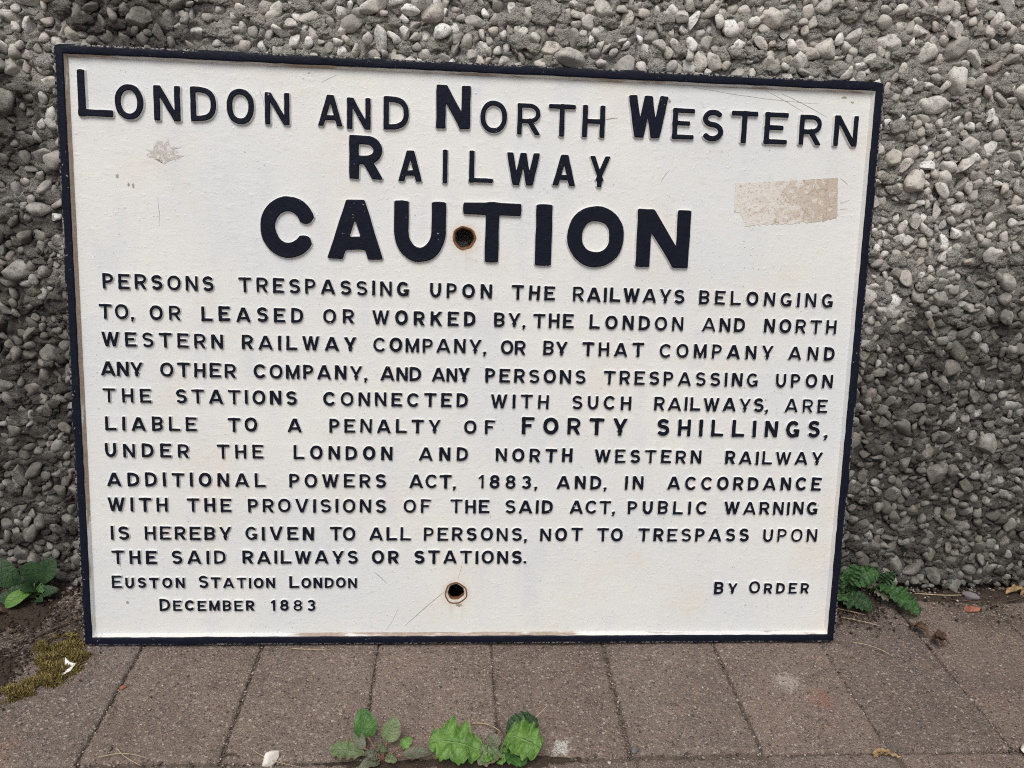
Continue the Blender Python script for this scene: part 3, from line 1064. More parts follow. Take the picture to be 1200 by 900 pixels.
TITLE = [  # letter, left, base, right, base, height (mm on the plate), stroke weight
    ('L', -314.7, -288.9, 436.1, 34.2, 0.165),
    ('O', -287.0, -265.6, 435.0, 25.9, 0.170),
    ('N', -257.5, -237.4, 434.8, 26.4, 0.170),
    ('D', -229.6, -210.0, 435.9, 25.4, 0.160),
    ('O', -202.0, -180.8, 434.8, 26.4, 0.160),
    ('N', -172.3, -153.4, 435.4, 24.3, 0.165),
    ('A', -131.1, -111.9, 435.9, 24.0, 0.170),
    ('N', -108.3, -89.8, 434.4, 24.1, 0.170),
    ('D', -79.5, -59.6, 435.5, 24.9, 0.160),
    ('N', -37.7, -10.4, 437.8, 33.5, 0.220),
    ('O', -2.3, 19.0, 436.1, 24.5, 0.150),
    ('R', 27.6, 46.1, 435.5, 24.2, 0.150),
    ('T', 53.2, 74.3, 435.5, 24.8, 0.160),
    ('H', 80.6, 98.8, 435.8, 24.6, 0.160),
    ('W', 117.8, 150.4, 436.8, 33.2, 0.200),
    ('E', 155.0, 172.8, 437.1, 24.1, 0.160),
    ('S', 179.6, 197.4, 436.5, 24.6, 0.165),
    ('T', 204.2, 225.7, 436.2, 25.0, 0.170),
    ('E', 232.3, 251.6, 436.2, 25.0, 0.165),
    ('R', 261.8, 280.7, 436.6, 23.9, 0.165),
    ('N', 291.5, 311.8, 436.7, 24.4, 0.165),
    ('R', -106.6, -80.1, 395.8, 33.8, 0.225),
    ('A', -67.5, -48.5, 395.3, 24.2, 0.190),
    ('I', -31.8, -28.1, 395.1, 25.8, 0.150),
    ('L', -10.4, 8.4, 396.4, 24.7, 0.155),
    ('W', 19.9, 46.6, 395.4, 25.7, 0.190),
    ('A', 57.7, 76.4, 396.3, 24.5, 0.190),
    ('Y', 87.8, 105.0, 396.1, 24.8, 0.155),
    ('C', -177.6, -134.9, 332.0, 47.6, 0.250),
    ('A', -124.5, -79.2, 331.8, 47.5, 0.250),
    ('U', -70.6, -28.7, 332.0, 47.4, 0.245),
    ('T', -14.1, 32.7, 333.2, 47.3, 0.235),
    ('I', 45.3, 58.6, 331.7, 48.5, 0.260),
    ('O', 71.7, 118.9, 331.8, 48.3, 0.250),
    ('N', 129.9, 175.0, 332.5, 47.4, 0.250),
]
LINES = [
    [('PERSONS', -302.6, 303.0, -215.6, 303.0, 12.3), ('TRESPASSING', -195.6, 303.0, -58.4, 302.9, 12.0), ('UPON', -40.8, 302.8, 10.3, 302.8, 11.7), ('THE', 27.2, 302.8, 63.0, 302.8, 11.5), ('RAILWAYS', 78.6, 302.7, 173.4, 302.7, 11.3), ('BELONGING', 186.3, 302.7, 303.0, 302.6, 11.0)],
    [('TO,', -306.6, 278.6, -277.6, 278.7, 11.5), ('OR', -266.8, 278.7, -242.6, 278.8, 11.6), ('LEASED', -225.8, 278.8, -144.7, 279.0, 11.6), ('OR', -127.9, 279.1, -103.2, 279.1, 11.7), ('WORKED', -87.9, 279.2, -2.8, 279.4, 11.8), ('BY,', 13.0, 279.4, 40.8, 279.5, 11.8), ('THE', 45.8, 279.5, 79.5, 279.6, 11.9), ('LONDON', 93.5, 279.6, 173.7, 279.8, 11.9), ('AND', 190.3, 279.8, 227.5, 279.9, 12.0), ('NORTH', 244.4, 279.9, 308.1, 280.1, 12.1)],
    [('WESTERN', -305.4, 256.2, -209.2, 256.3, 11.6), ('RAILWAY', -194.0, 256.3, -101.0, 256.4, 11.6), ('COMPANY,', -87.0, 256.5, 8.4, 256.6, 11.5), ('OR', 19.1, 256.6, 39.7, 256.6, 11.5), ('BY', 55.0, 256.6, 75.5, 256.7, 11.5), ('THAT', 88.2, 256.7, 141.0, 256.7, 11.4), ('COMPANY', 154.7, 256.7, 254.0, 256.9, 11.4), ('AND', 267.6, 256.9, 308.7, 256.9, 11.3)],
    [('ANY', -307.3, 232.1, -273.9, 232.1, 11.1), ('OTHER', -260.0, 232.2, -199.5, 232.2, 11.1), ('COMPANY,', -185.1, 232.3, -90.4, 232.4, 11.1), ('AND', -81.1, 232.4, -47.6, 232.4, 11.1), ('ANY', -38.3, 232.4, -6.5, 232.5, 11.1), ('PERSONS', 6.7, 232.5, 91.8, 232.6, 11.2), ('TRESPASSING', 107.6, 232.6, 242.2, 232.8, 11.2), ('UPON', 258.5, 232.8, 309.2, 232.9, 11.2)],
    [('THE', -306.6, 210.1, -268.1, 210.2, 11.6), ('STATIONS', -248.1, 210.2, -150.2, 210.3, 11.5), ('CONNECTED', -128.3, 210.4, -7.9, 210.5, 11.4), ('WITH', 11.7, 210.6, 60.8, 210.6, 11.3), ('SUCH', 81.3, 210.7, 132.3, 210.7, 11.2), ('RAILWAYS,', 152.7, 210.8, 254.9, 210.9, 11.1), ('ARE', 268.2, 210.9, 306.2, 211.0, 11.0)],
    [('LIABLE', -305.6, 186.6, -232.3, 186.9, 11.5), ('TO', -206.7, 187.0, -183.0, 187.1, 11.4), ('A', -158.0, 187.3, -146.9, 187.3, 11.3), ('PENALTY', -123.5, 187.4, -30.5, 187.8, 11.2), ('OF', -10.3, 187.9, 15.5, 188.0, 11.1)],
    [('FORTY', 39.0, 188.4, 130.0, 188.5, 14.6), ('SHILLINGS,', 156.2, 188.5, 312.4, 188.7, 14.4)],
    [('UNDER', -306.6, 164.1, -239.2, 164.1, 11.8), ('THE', -216.2, 164.1, -178.5, 164.1, 11.8), ('LONDON', -153.2, 164.1, -70.9, 164.1, 11.8), ('AND', -48.4, 164.1, -6.9, 164.1, 11.8), ('NORTH', 17.2, 164.1, 83.1, 164.1, 11.8), ('WESTERN', 102.8, 164.1, 196.7, 164.1, 11.8), ('RAILWAY', 218.2, 164.1, 306.0, 164.1, 11.8)],
    [('ADDITIONAL', -306.3, 139.2, -176.9, 139.6, 11.7), ('POWERS', -157.0, 139.6, -76.3, 139.8, 11.7), ('ACT,', -56.3, 139.9, -15.4, 140.0, 11.7), ('1883,', 3.1, 140.0, 56.2, 140.2, 11.7), ('AND,', 70.6, 140.2, 116.4, 140.3, 11.7), ('IN', 130.5, 140.3, 146.6, 140.4, 11.7), ('ACCORDANCE', 167.9, 140.4, 306.4, 140.8, 11.7)],
    [('WITH', -306.5, 117.6, -258.0, 117.6, 11.8), ('THE', -241.9, 117.7, -205.7, 117.7, 11.7), ('PROVISIONS', -191.6, 117.7, -76.2, 117.9, 11.6), ('OF', -60.8, 117.9, -37.9, 118.0, 11.5), ('THE', -20.7, 118.0, 12.4, 118.0, 11.5), ('SAID', 26.5, 118.1, 67.7, 118.1, 11.4), ('ACT,', 82.7, 118.1, 124.0, 118.2, 11.4), ('PUBLIC', 134.2, 118.2, 205.0, 118.3, 11.3), ('WARNING', 220.4, 118.4, 305.2, 118.5, 11.2)],
    [('IS', -305.1, 92.9, -290.3, 92.9, 11.4), ('HEREBY', -277.3, 92.9, -206.1, 93.0, 11.4), ('GIVEN', -194.2, 93.0, -137.1, 93.1, 11.5), ('TO', -123.2, 93.1, -102.1, 93.1, 11.5), ('ALL', -90.1, 93.1, -54.8, 93.2, 11.5), ('PERSONS,', -43.2, 93.2, 48.0, 93.3, 11.6), ('NOT', 57.7, 93.3, 94.9, 93.4, 11.6), ('TO', 108.2, 93.4, 130.5, 93.4, 11.6), ('TRESPASS', 144.6, 93.4, 244.3, 93.5, 11.7), ('UPON', 257.5, 93.5, 306.9, 93.6, 11.7)],
    [('THE', -305.0, 71.4, -268.6, 71.5, 11.2), ('SAID', -255.9, 71.6, -211.5, 71.8, 11.1), ('RAILWAYS', -197.1, 71.8, -100.0, 72.2, 11.0), ('OR', -87.6, 72.2, -64.8, 72.3, 10.9), ('STATIONS.', -51.2, 72.3, 47.9, 72.7, 10.8)],
    [('Euston', -305.9, 50.3, -246.0, 50.2, 10.2), ('Station', -234.3, 50.2, -170.3, 50.2, 9.8), ('London', -158.0, 50.2, -100.6, 50.2, 9.4)],
    [('December', -267.4, 29.7, -188.2, 29.5, 9.9), ('1883', -173.8, 29.4, -136.4, 29.3, 9.8)],
    [('By', 216.1, 44.7, 237.1, 44.8, 11.4), ('Order', 248.2, 44.8, 303.5, 44.9, 10.9)],
]

letter_no = [0]
small = ([], [], [])


def put_letter(ch, x, y, w_mm, h_mm, wt, big, single=True):
    letter_no[0] += 1
    V, F, M = letter_geo(ch, w_mm / h_mm, wt, h_mm, 9000 + letter_no[0], big)
    rot = 0 if big else rnd.gauss(0, 0.011)
    cx = w_mm * 0.5e-3
    if single:
        me = mesh_from('letter', V - np.array([cx, 0, 0]), F, [M_LETTER, M_SIDE], smooth=False, fm=M)
        nm = {',': 'comma', '.': 'full_stop'}.get(ch, 'numeral' if ch.isdigit() else 'letter')
        obj(nm, me, sign, (x * 1e-3 + cx, y * 1e-3, 0), (0, 0, rot))
    else:
        n = len(small[0])
        c, s = math.cos(rot), math.sin(rot)
        for v in V:
            small[0].append(((v[0] - cx) * c - v[1] * s + x * 1e-3 + cx, (v[0] - cx) * s + v[1] * c + y * 1e-3, v[2]))
        small[1].extend(tuple(n + q for q in f) for f in F)
        small[2].extend(M)


for ch, x0, x1, y, h, wt in TITLE:
    put_letter(ch, x0, y, x1 - x0, h, wt, True)
for li, row in enumerate(LINES):
    for (word, x0, y0, x1, y1, h) in row:
        initial = word[0].isupper() and any(c.islower() for c in word)
        if li < 13 and li != 6 and not initial:
            h = 11.6
        if initial:
            h = 10.6 if li < 14 else 11.3
        hs = [h * (0.86 if c.islower() else 1.0) for c in word]
        wt = rnd.uniform(0.172, 0.186) if li != 6 else 0.20
        ws = []
        for c, hh in zip(word, hs):
            k = WIDTH[c.upper()]
            ws.append(hh * (k if k else wt * 1.05))
        n = len(word)
        gap = (x1 - x0 - sum(ws)) / max(1, n - 1)
        if gap < 1.2 and n > 1:           # squeeze a tight word
            f_ = (x1 - x0 - 1.2 * (n - 1)) / sum(ws)
            ws = [q * f_ for q in ws]
            gap = 1.2
        x = x0
        for i, c in enumerate(word):
            nar = gap * 0.45 if c in ',.' else 0
            yy = y0 + (y1 - y0) * (x - x0) / max(1e-6, x1 - x0) + rnd.gauss(0, 0.12)
            wl = min(0.24, max(0.12, wt + rnd.gauss(0, 0.013)))
            put_letter(c.upper(), x - nar, yy, ws[i], hs[i] * rnd.uniform(0.975, 1.02), wl * (1.12 if c.islower() else 1), False, single=li < 8)
            x += ws[i] + gap
tag(obj('lettering', mesh_from('lettering', *small[:2], [M_LETTER, M_SIDE], smooth=False, fm=small[2]), sign), kind='stuff')


# ---- marks on the paint
def thin_patch(name, outline, z, mat, parent, cells_=None):
    v = [Vector((x, y, 0)) for x, y in outline]
    t = tessellate_polygon([v])
    n = len(v)
    V = [(q.x, q.y, z) for q in v] + [(q.x, q.y, PLATE_Z - 0.0002) for q in v]
    F = []
    for q in t:
        a, b, c = (v[k] for k in q)
        F.append(tuple(q) if (b - a).cross(c - a).z > 0 else tuple(reversed(q)))
    for k in range(n):
        F.append((k, (k + 1) % n, n + (k + 1) % n, n + k)[::-1])
    return obj(name, mesh_from(name, V, F, mat, smooth=False), parent)


def ragged(corners, step, amp, seed):
    out = []
    r = random.Random(seed)
    for (a, b, k) in corners:
        L = math.hypot(b[0] - a[0], b[1] - a[1])
        n = max(2, int(L / step))
        for q in range(n):
            t = q / n
            j = amp * k
            out.append((a[0] + (b[0] - a[0]) * t + r.uniform(-j, j), a[1] + (b[1] - a[1]) * t + r.uniform(-j, j)))
    return out


thin_patch('tape_residue', ragged([((0.2115, 0.4035), (0.2990, 0.4112), .15), ((0.2990, 0.4112), (0.3015, 0.3790), .35), ((0.3015, 0.3790), (0.2876, 0.3750), 1),
                                  ((0.2876, 0.3750), (0.2540, 0.3712), .8), ((0.2540, 0.3712), (0.2225, 0.3693), 1), ((0.2225, 0.3693), (0.2175, 0.3800), 1), ((0.2175, 0.3800), (0.2118, 0.3805), .6), ((0.2118, 0.3805), (0.2115, 0.4035), .2)], 0.0016, 0.0011, 3),
           PLATE_Z + 0.00025, M_RESIDUE, sign)


def splat(cx, cy, rx, ry, n, seed, jag=0.45):
    r = random.Random(seed)
    return [(cx + rx * math.cos(2 * math.pi * k / n) * r.uniform(1 - jag, 1.1), cy + ry * math.sin(2 * math.pi * k / n) * r.uniform(1 - jag, 1.1)) for k in range(n)]


thin_patch('paint_scar', splat(-0.2505, 0.4107, 0.0145, 0.0108, 34, 4, 0.6), PLATE_Z + 0.00018, M_SCAR, sign)
for (cx, cy, rx, ry, sd_) in ((-0.2885, 0.3915, .0013, .0022, 1), (-0.2800, 0.3850, .0010, .0016, 2), (-0.2764, 0.3845, .0011, .0022, 3), (-0.2945, 0.0365, .0018, .0014, 4),
                             (-0.012, 0.0335, .0035, .0016, 5), (0.1520, 0.4668, .0010, .0018, 6), (0.2985, 0.4760, .0030, .0011, 7), (0.3062, 0.4725, .0022, .0010, 8)):
    thin_patch('paint_chip', splat(cx, cy, rx, ry, 12, sd_), PLATE_Z + 0.00015, M_SCRATCH, sign)


def ribbon(pts, w, z):
    V, F = [], []
    for k, p in enumerate(pts):
        a, b = pts[max(0, k - 1)], pts[min(len(pts) - 1, k + 1)]
        dx, dy = b[0] - a[0], b[1] - a[1]
        l = math.hypot(dx, dy) or 1
        ww = w * (0.35 + 0.65 * math.sin(math.pi * (k + 0.5) / len(pts))) / 2
        V += [(p[0] - dy / l * ww, p[1] + dx / l * ww, z), (p[0] + dy / l * ww, p[1] - dx / l * ww, z)]
        if k:
            F.append((2 * k - 2, 2 * k - 1, 2 * k + 1, 2 * k)[::-1])
    return V, F


def scratch(a, b, w, bend, seed):
    r = random.Random(seed)
    n = 16
    pts = []
    for k in range(n + 1):
        t = k / n
        q = 0.25 * bend * math.sin(math.pi * t)
        pts.append((a[0] + (b[0] - a[0]) * t - q * (b[1] - a[1]) + r.uniform(-1, 1) * 0.00015, a[1] + (b[1] - a[1]) * t + q * (b[0] - a[0]) + r.uniform(-1, 1) * 0.00015))
    V, F = ribbon(pts, w * 0.75, PLATE_Z + 0.00012)
    obj('scratch', mesh_from('scratch', V, F, M_SCRATCH, smooth=False), sign)


for q, (a, b, w, bend) in enumerate([((-0.0240, 0.0470), (-0.0590, 0.0145), .00075, -.03), ((-0.0089, 0.0765), (-0.0130, 0.0580), .0004, .05), ((-0.0760, 0.0100), (-0.0655, 0.0300), .00035, -.2),
                                     ((-0.0860, 0.0640), (-0.0745, 0.0530), .0007, .1), ((0.1700, 0.4790), (0.2776, 0.4700), .0004, -.06), ((0.2310, 0.4790), (0.2650, 0.4630), .0004, .05),
                                     ((0.2450, 0.4770), (0.2850, 0.4600), .0005, .05), ((-0.1770, 0.4620), (-0.1735, 0.4480), .0004, .2), ((-0.0945, 0.4580), (-0.0920, 0.4470), .0006, .1),
                                     ((0.0990, 0.4500), (0.1100, 0.4520), .0009, .1), ((0.1480, 0.4020), (0.1550, 0.4120), .0005, .2), ((-0.2580, 0.3760), (-0.2575, 0.3530), .0004, .1),
                                     ((-0.1290, 0.4690), (-0.1160, 0.4760), .0003, .05), ((0.3030, 0.3900), (0.3110, 0.3930), .0005, .1), ((0.3030, 0.3850), (0.3100, 0.3860), .0006, .1), ((0.3010, 0.4110), (0.3080, 0.4060), .0005, .1)]):
    scratch(a, b, w, bend, q)

# ------------------------------------------------------------------ the ground
def ground_mat():
    g = Nodes('paved_ground', 0.93, 0.16)
    b = g.t.nodes.new('ShaderNodeTexBrick')
    g.put(b.inputs['Vector'], g.P)
    for k, v in (('Color1', (0.135, 0.105, 0.092, 1)), ('Color2', (0.115, 0.094, 0.084, 1)), ('Mortar', (0.05, 0.04, 0.033, 1)), ('Scale', 1.0), ('Mortar Size', 0.0025), ('Brick Width', 0.1003), ('Row Height', 0.1985)):
        b.inputs[k].default_value = v
    c = g.mix(g.step(g.noise(500, 3), 0.55, 0.75, 0, 0.6), b.outputs[0], (0.27, 0.23, 0.20))
    return g.done(c, g.bump(g.noise(500, 3), 0.002, 0.6))


tag(obj('ground', mesh_from('ground', [(-40, -60, -0.012), (40, -60, -0.012), (40, 30, -0.012), (-40, 30, -0.012)], [(0, 1, 2, 3)], ground_mat(), smooth=False)), kind='structure')

PX0, PW, PL, PY0 = -0.2833, 0.1003, 0.1985, 0.0755       # joint grid of the pavers
pavement = bpy.data.objects.new('pavement', None)
link(pavement)
tag(pavement, kind='structure')


def paver_mesh(seed):
    hx, hy, st = PW / 2 - 0.0008, PL / 2 - 0.0008, 0.00125
    xs = np.linspace(-hx, hx, int(2 * hx / st) + 1)
    ys = np.linspace(-hy, hy, int(2 * hy / st) + 1)
    X, Y = np.meshgrid(xs, ys)
    o = seed * 17.3
    edge = np.minimum(hx - np.abs(X), hy - np.abs(Y))
    edge = edge + 0.0015 * fbm(X * 120 + o, Y * 120 + o, 3, 1) - 0.0060 * np.clip(fbm(X * 45 + o, Y * 45 - o, 2, 2) - 0.32, 0, 1)
    r = 0.0030
    k = np.clip((r - edge) / r, 0, 1.25)
    Z = -0.0017 * k ** 2.2
    Z += 0.00055 * fbm(X * 22 + o, Y * 22, 2, 3) + 0.00055 * fbm(X * 230 + o, Y * 230 + o, 3, 0, 0.8)
    pits = np.clip(perlin(X * 300 - o, Y * 300 + o, 2) - 0.38, 0, 1)
    Z -= 0.0022 * pits
    Xj = X + np.where(edge < 0.004, 0.0005 * perlin(X * 150 + o, Y * 150, 0), 0)
    ny, nx = X.shape
    V = np.stack([Xj, Y, Z], -1).reshape(-1, 3)
    F = grid_faces(ny, nx)
    # sides
    loop = np.concatenate([np.arange(nx), np.arange(1, ny) * nx + nx - 1, (ny - 1) * nx + np.arange(nx - 2, -1, -1), np.arange(ny - 2, 0, -1) * nx])
    low = V[loop].copy()
    low[:, 2] = -0.0115
    a = np.arange(len(loop))
    b = (a + 1) % len(loop)
    F2 = np.stack([loop[b], loop[a], len(V) + a, len(V) + b], -1)
    return tri_mesh('paver', np.concatenate([V, low]), np.concatenate([F, F2]), M_PAVER)


PAVERS = [paver_mesh(k + 1) for k in range(7)]
last = -1
for row in range(4):
    for cidx in range(-8, 12):
        if row > 1 and not (-5 <= cidx <= 8):
            continue
        k = rnd.choice([q for q in range(7) if q != last])
        last = k
        x = PX0 + PW * (cidx + 0.5) + rnd.gauss(0, 0.0006)
        y = PY0 - PL * (row + 0.5) + rnd.gauss(0, 0.0010)
        if row > 0:
            x += 0.004
        o = obj('paver', PAVERS[k], pavement, (x, y, rnd.gauss(-0.0001, 0.0004)),
                (rnd.gauss(0, 0.0028), rnd.gauss(0, 0.006), rnd.gauss(0, 0.006) + (math.pi if rnd.random() < 0.5 else 0)))

# dirt packed in the joints
jx = np.arange(-1.0, 1.2, 0.004)
jy = np.arange(-0.75, 0.078, 0.004)
JX, JY = np.meshgrid(jx, jy)
JZ = -0.0027 + 0.0009 * fbm(JX * 60, JY * 60, 3, 1)
# a wider, fuller joint under the middle of the sign and a mossy hollow on the left
JZ += 0.0004 * np.exp(-((JX - 0.0205) / 0.02) ** 2)
tag(obj('joint_sand', tri_mesh('joint_sand', np.stack([JX, JY, JZ], -1).reshape(-1, 3), grid_faces(len(jy), len(jx)), M_JOINT)), kind='structure')

# the strip of soil between the paving and the wall
sx = np.arange(-1.1, 1.25, 0.003)
sy = np.arange(0.066, 0.125, 0.003)
SX, SY = np.meshgrid(sx, sy)
SZ = -0.006 + 0.0045 * fbm(SX * 35, SY * 35, 3, 2) + 0.0022 * fbm(SX * 160, SY * 160, 2, 3) + 0.006 * np.clip((SY - 0.072) / 0.03, 0, 1) + 0.010 * np.exp(-((SX + 0.40) / 0.05) ** 2) * np.clip((SY - 0.066) / 0.02, 0, 1)
tag(obj('soil_strip', tri_mesh('soil_strip', np.stack([SX, SY, SZ], -1).reshape(-1, 3), grid_faces(len(sy), len(sx)), M_SOIL)), kind='structure')
# soil spread over the paving at the left-hand corner and behind the sign's foot
def mound(name, cx, cy, rx, ry, h, mat, seed, kind, step=0.0022, flat=2.0):
    a = np.arange(-rx * 1.15, rx * 1.15, step)
    b = np.arange(-ry * 1.15, ry * 1.15, step)
    X, Y = np.meshgrid(a, b)
    d = np.hypot(X / rx, Y / ry) + 0.30 * fbm((X + cx) * 55 + seed, (Y + cy) * 55, 3, seed)
    Z = h * np.clip(1 - d ** flat, -0.6, 1) + 0.0012 * fbm(X * 210 + seed, Y * 210, 2, 1) - 0.0008
    V = np.stack([X + cx, Y + cy, Z], -1).reshape(-1, 3)
    F = grid_faces(len(b), len(a))
    F = F[(V[F][:, :, 2] > -0.004).any(1)]
    return tag(obj(name, tri_mesh(name, V, F, mat)), kind=kind)


mound('soil', -0.445, 0.060, 0.085, 0.045, 0.0040, M_SOIL, 3, 'stuff')
mound('soil', -0.395, -0.030, 0.036, 0.030, 0.0030, M_SOIL, 5, 'stuff')
mound('soil', 0.375, 0.066, 0.035, 0.022, 0.0045, M_SOIL, 7, 'stuff')
mound('soil', 0.60, 0.072, 0.25, 0.010, 0.0035, M_SOIL, 9, 'stuff')
mound('soil', -0.070, -0.128, 0.040, 0.006, 0.0022, M_SOIL, 11, 'stuff')
mound('soil', 0.018, -0.126, 0.055, 0.007, 0.0024, M_SOIL, 12, 'stuff')

# grit: crumbs along the joints and below the wall
GV, GF, goff = [], [], 0


def crumb(x, y, z, s):
    global goff
    P, F = ico(1)
    k = rng.uniform(0.6, 1.25, (len(P), 1))
    sc = np.array([1, rng.uniform(0.6, 1), rng.uniform(0.4, 0.8)]) * s
    a = rng.uniform(0, 6.283)
    Q = P * k * sc
    Q = np.stack([Q[:, 0] * math.cos(a) - Q[:, 1] * math.sin(a), Q[:, 0] * math.sin(a) + Q[:, 1] * math.cos(a), Q[:, 2]], -1) + (x, y, z)
    GV.append(Q)
    GF.append(F + goff)
    goff += len(P)


for cidx in range(-3, 9):
    X = PX0 + PW * cidx
    wide = 2.6 if cidx == 3 else (1.5 if cidx == 0 else 1.0)
    for _ in range(int(150 * wide)):
        crumb(X + rnd.gauss(0, 0.0013 * wide), rnd.uniform(-0.125, 0.07), rnd.uniform(-0.0022, -0.0006), abs(rnd.gauss(0.0008, 0.0004)) + 0.0003)
for _ in range(900):
    crumb(rnd.uniform(-0.55, 0.75), PY0 - PL + rnd.gauss(0, 0.0018), rnd.uniform(-0.0035, -0.001), abs(rnd.gauss(0.0008, 0.0004)) + 0.0003)
for _ in range(1100):
    x = rnd.choice([rnd.uniform(-0.55, -0.33), rnd.uniform(0.33, 0.75)])
    crumb(x, 0.085 - abs(rnd.gauss(0, 0.013)), rnd.uniform(0.0, 0.003), abs(rnd.gauss(0.0010, 0.0007)) + 0.0004)
GSPLIT = len(GV)
for _ in range(2200):
    cx_, cy_, s_ = rnd.choice([(-0.43, 0.045, 0.035), (-0.39, -0.03, 0.022), (-0.36, 0.03, 0.03), (0.375, 0.055, 0.02), (0.55, 0.066, 0.06)])
    crumb(cx_ + rnd.gauss(0, s_), min(0.08, cy_ + rnd.gauss(0, min(s_, 0.02))), rnd.uniform(0.0006, 0.003), abs(rnd.gauss(0.0007, 0.0005)) + 0.0003)
GSPLIT2 = len(GV)
for _ in range(420):
    crumb(rnd.uniform(-0.5, 0.6), rnd.uniform(-0.13, 0.06), 0.0008, abs(rnd.gauss(0.0004, 0.0004)) + 0.0003)
for nm, sel, mt in (('grit', list(range(GSPLIT)) + list(range(GSPLIT2, len(GV))), M_GRIT), ('soil_crumbs', list(range(GSPLIT, GSPLIT2)), M_SOIL)):
    n_ = len(ico(1)[0])
    tag(obj(nm, tri_mesh(nm, np.concatenate([GV[q] for q in sel]), np.concatenate([ico(1)[1] + i_ * n_ for i_ in range(len(sel))]), mt, smooth=False)), kind='stuff')


# ------------------------------------------------------------------ plants
def leaf_mesh(name, base, tip, width, mat, up=(0, 0, 1), arch=0.12, droop=0.0, fold=0.25, lobes=0, depth=0.2, crinkle=0.0, prof=(0.75, 0.62), seed=0, curl=0.0):
    b, t = Vector(base), Vector(tip)
    a = t - b
    L = a.length
    a.normalize()
    s = a.cross(Vector(up)).normalized()
    n = s.cross(a).normalized()
    NT, NJ = (60 if lobes else 24), 15
    V, UV = [], []
    for i in range(NT):
        u = i / (NT - 1)
        c = b + a * (L * u) + n * (arch * L * 4 * u * (1 - u) - droop * L * u * u)
        w = math.sin(math.pi * min(1, u ** prof[0])) ** prof[1] if 0 < u < 1 else 0.0
        wl = width / 2 * max(w, 0.02)
        for j in range(NJ):
            q = -1 + 2 * j / (NJ - 1)
            e = 1.0
            off = 0.0
            if lobes:
                ph = u * lobes + (0.22 if q > 0 else 0.0) + 0.55 * mnoise.noise((u * lobes * 0.9, 2.0 if q > 0 else -2.0, seed))
                tooth = abs(math.sin(math.pi * ph)) ** 0.5
                fine = abs(math.sin(math.pi * ph * 2.6 + 1))
                e = 1 - depth * (1 - tooth) * (1 + 0.7 * mnoise.noise((u * lobes * 0.6, 5.0 if q > 0 else -5.0, seed))) - depth * 0.3 * (1 - fine)
                off = -0.05 * L * abs(q) * (1 - tooth) * depth * 2
            y = wl * q * e
            z = fold * abs(y) - curl * y * y / max(width, 1e-5) * 2
            if crinkle:
                p = Vector((u * L * 190 + seed, q * 2.2 + seed, seed * 1.7))
                z += crinkle * (mnoise.noise(p) + 0.5 * mnoise.noise(p * 2.1)) * (0.35 + abs(q))
                z += crinkle * 0.7 * abs(q) * math.sin(u * lobes * math.pi * 2 + seed) if lobes else 0
            V.append(c + s * y + n * z + a * off)
            UV.append((q, u))
    F = [(i * NJ + j, i * NJ + j + 1, (i + 1) * NJ + j + 1, (i + 1) * NJ + j) for i in range(NT - 1) for j in range(NJ - 1)]
    F = [tuple(reversed(f)) for f in F]
    me = mesh_from(name, V, F, mat)
    ul = me.uv_layers.new(name='UVMap')
    vi = np.zeros(len(me.loops), dtype=np.int32)
    me.loops.foreach_get('vertex_index', vi)
    ul.data.foreach_set('uv', np.array(UV)[vi].ravel())
    return me


def tube_mesh(name, pts, r0, r1, mat, n=7):
    P = [Vector(p) for p in pts]
    V, F = [], []
    for k, p in enumerate(P):
        d = (P[min(k + 1, len(P) - 1)] - P[max(k - 1, 0)]).normalized()
        s = d.cross(Vector((0.3, 0.2, 1))).normalized()
        t = d.cross(s)
        r = r0 + (r1 - r0) * k / (len(P) - 1)
        for q in range(n):
            a = 2 * math.pi * q / n
            V.append(p + s * (r * math.cos(a)) + t * (r * math.sin(a)))
    for k in range(len(P) - 1):
        for q in range(n):
            F.append((k * n + q, k * n + (q + 1) % n, (k + 1) * n + (q + 1) % n, (k + 1) * n + q))
    F.append(tuple(range(n))[::-1])
    F.append(tuple((len(P) - 1) * n + q for q in range(n)))
    return mesh_from(name, V, F, mat)


def bend(a, b, lift, n=8, side=0.0):
    a, b = Vector(a), Vector(b)
    d = b - a
    s = Vector((-d.y, d.x, 0))
    return [a + d * (k / n) + Vector((0, 0, lift)) * (4 * (k / n) * (1 - k / n)) + s * (side * math.sin(math.pi * k / n)) for k in range(n + 1)]


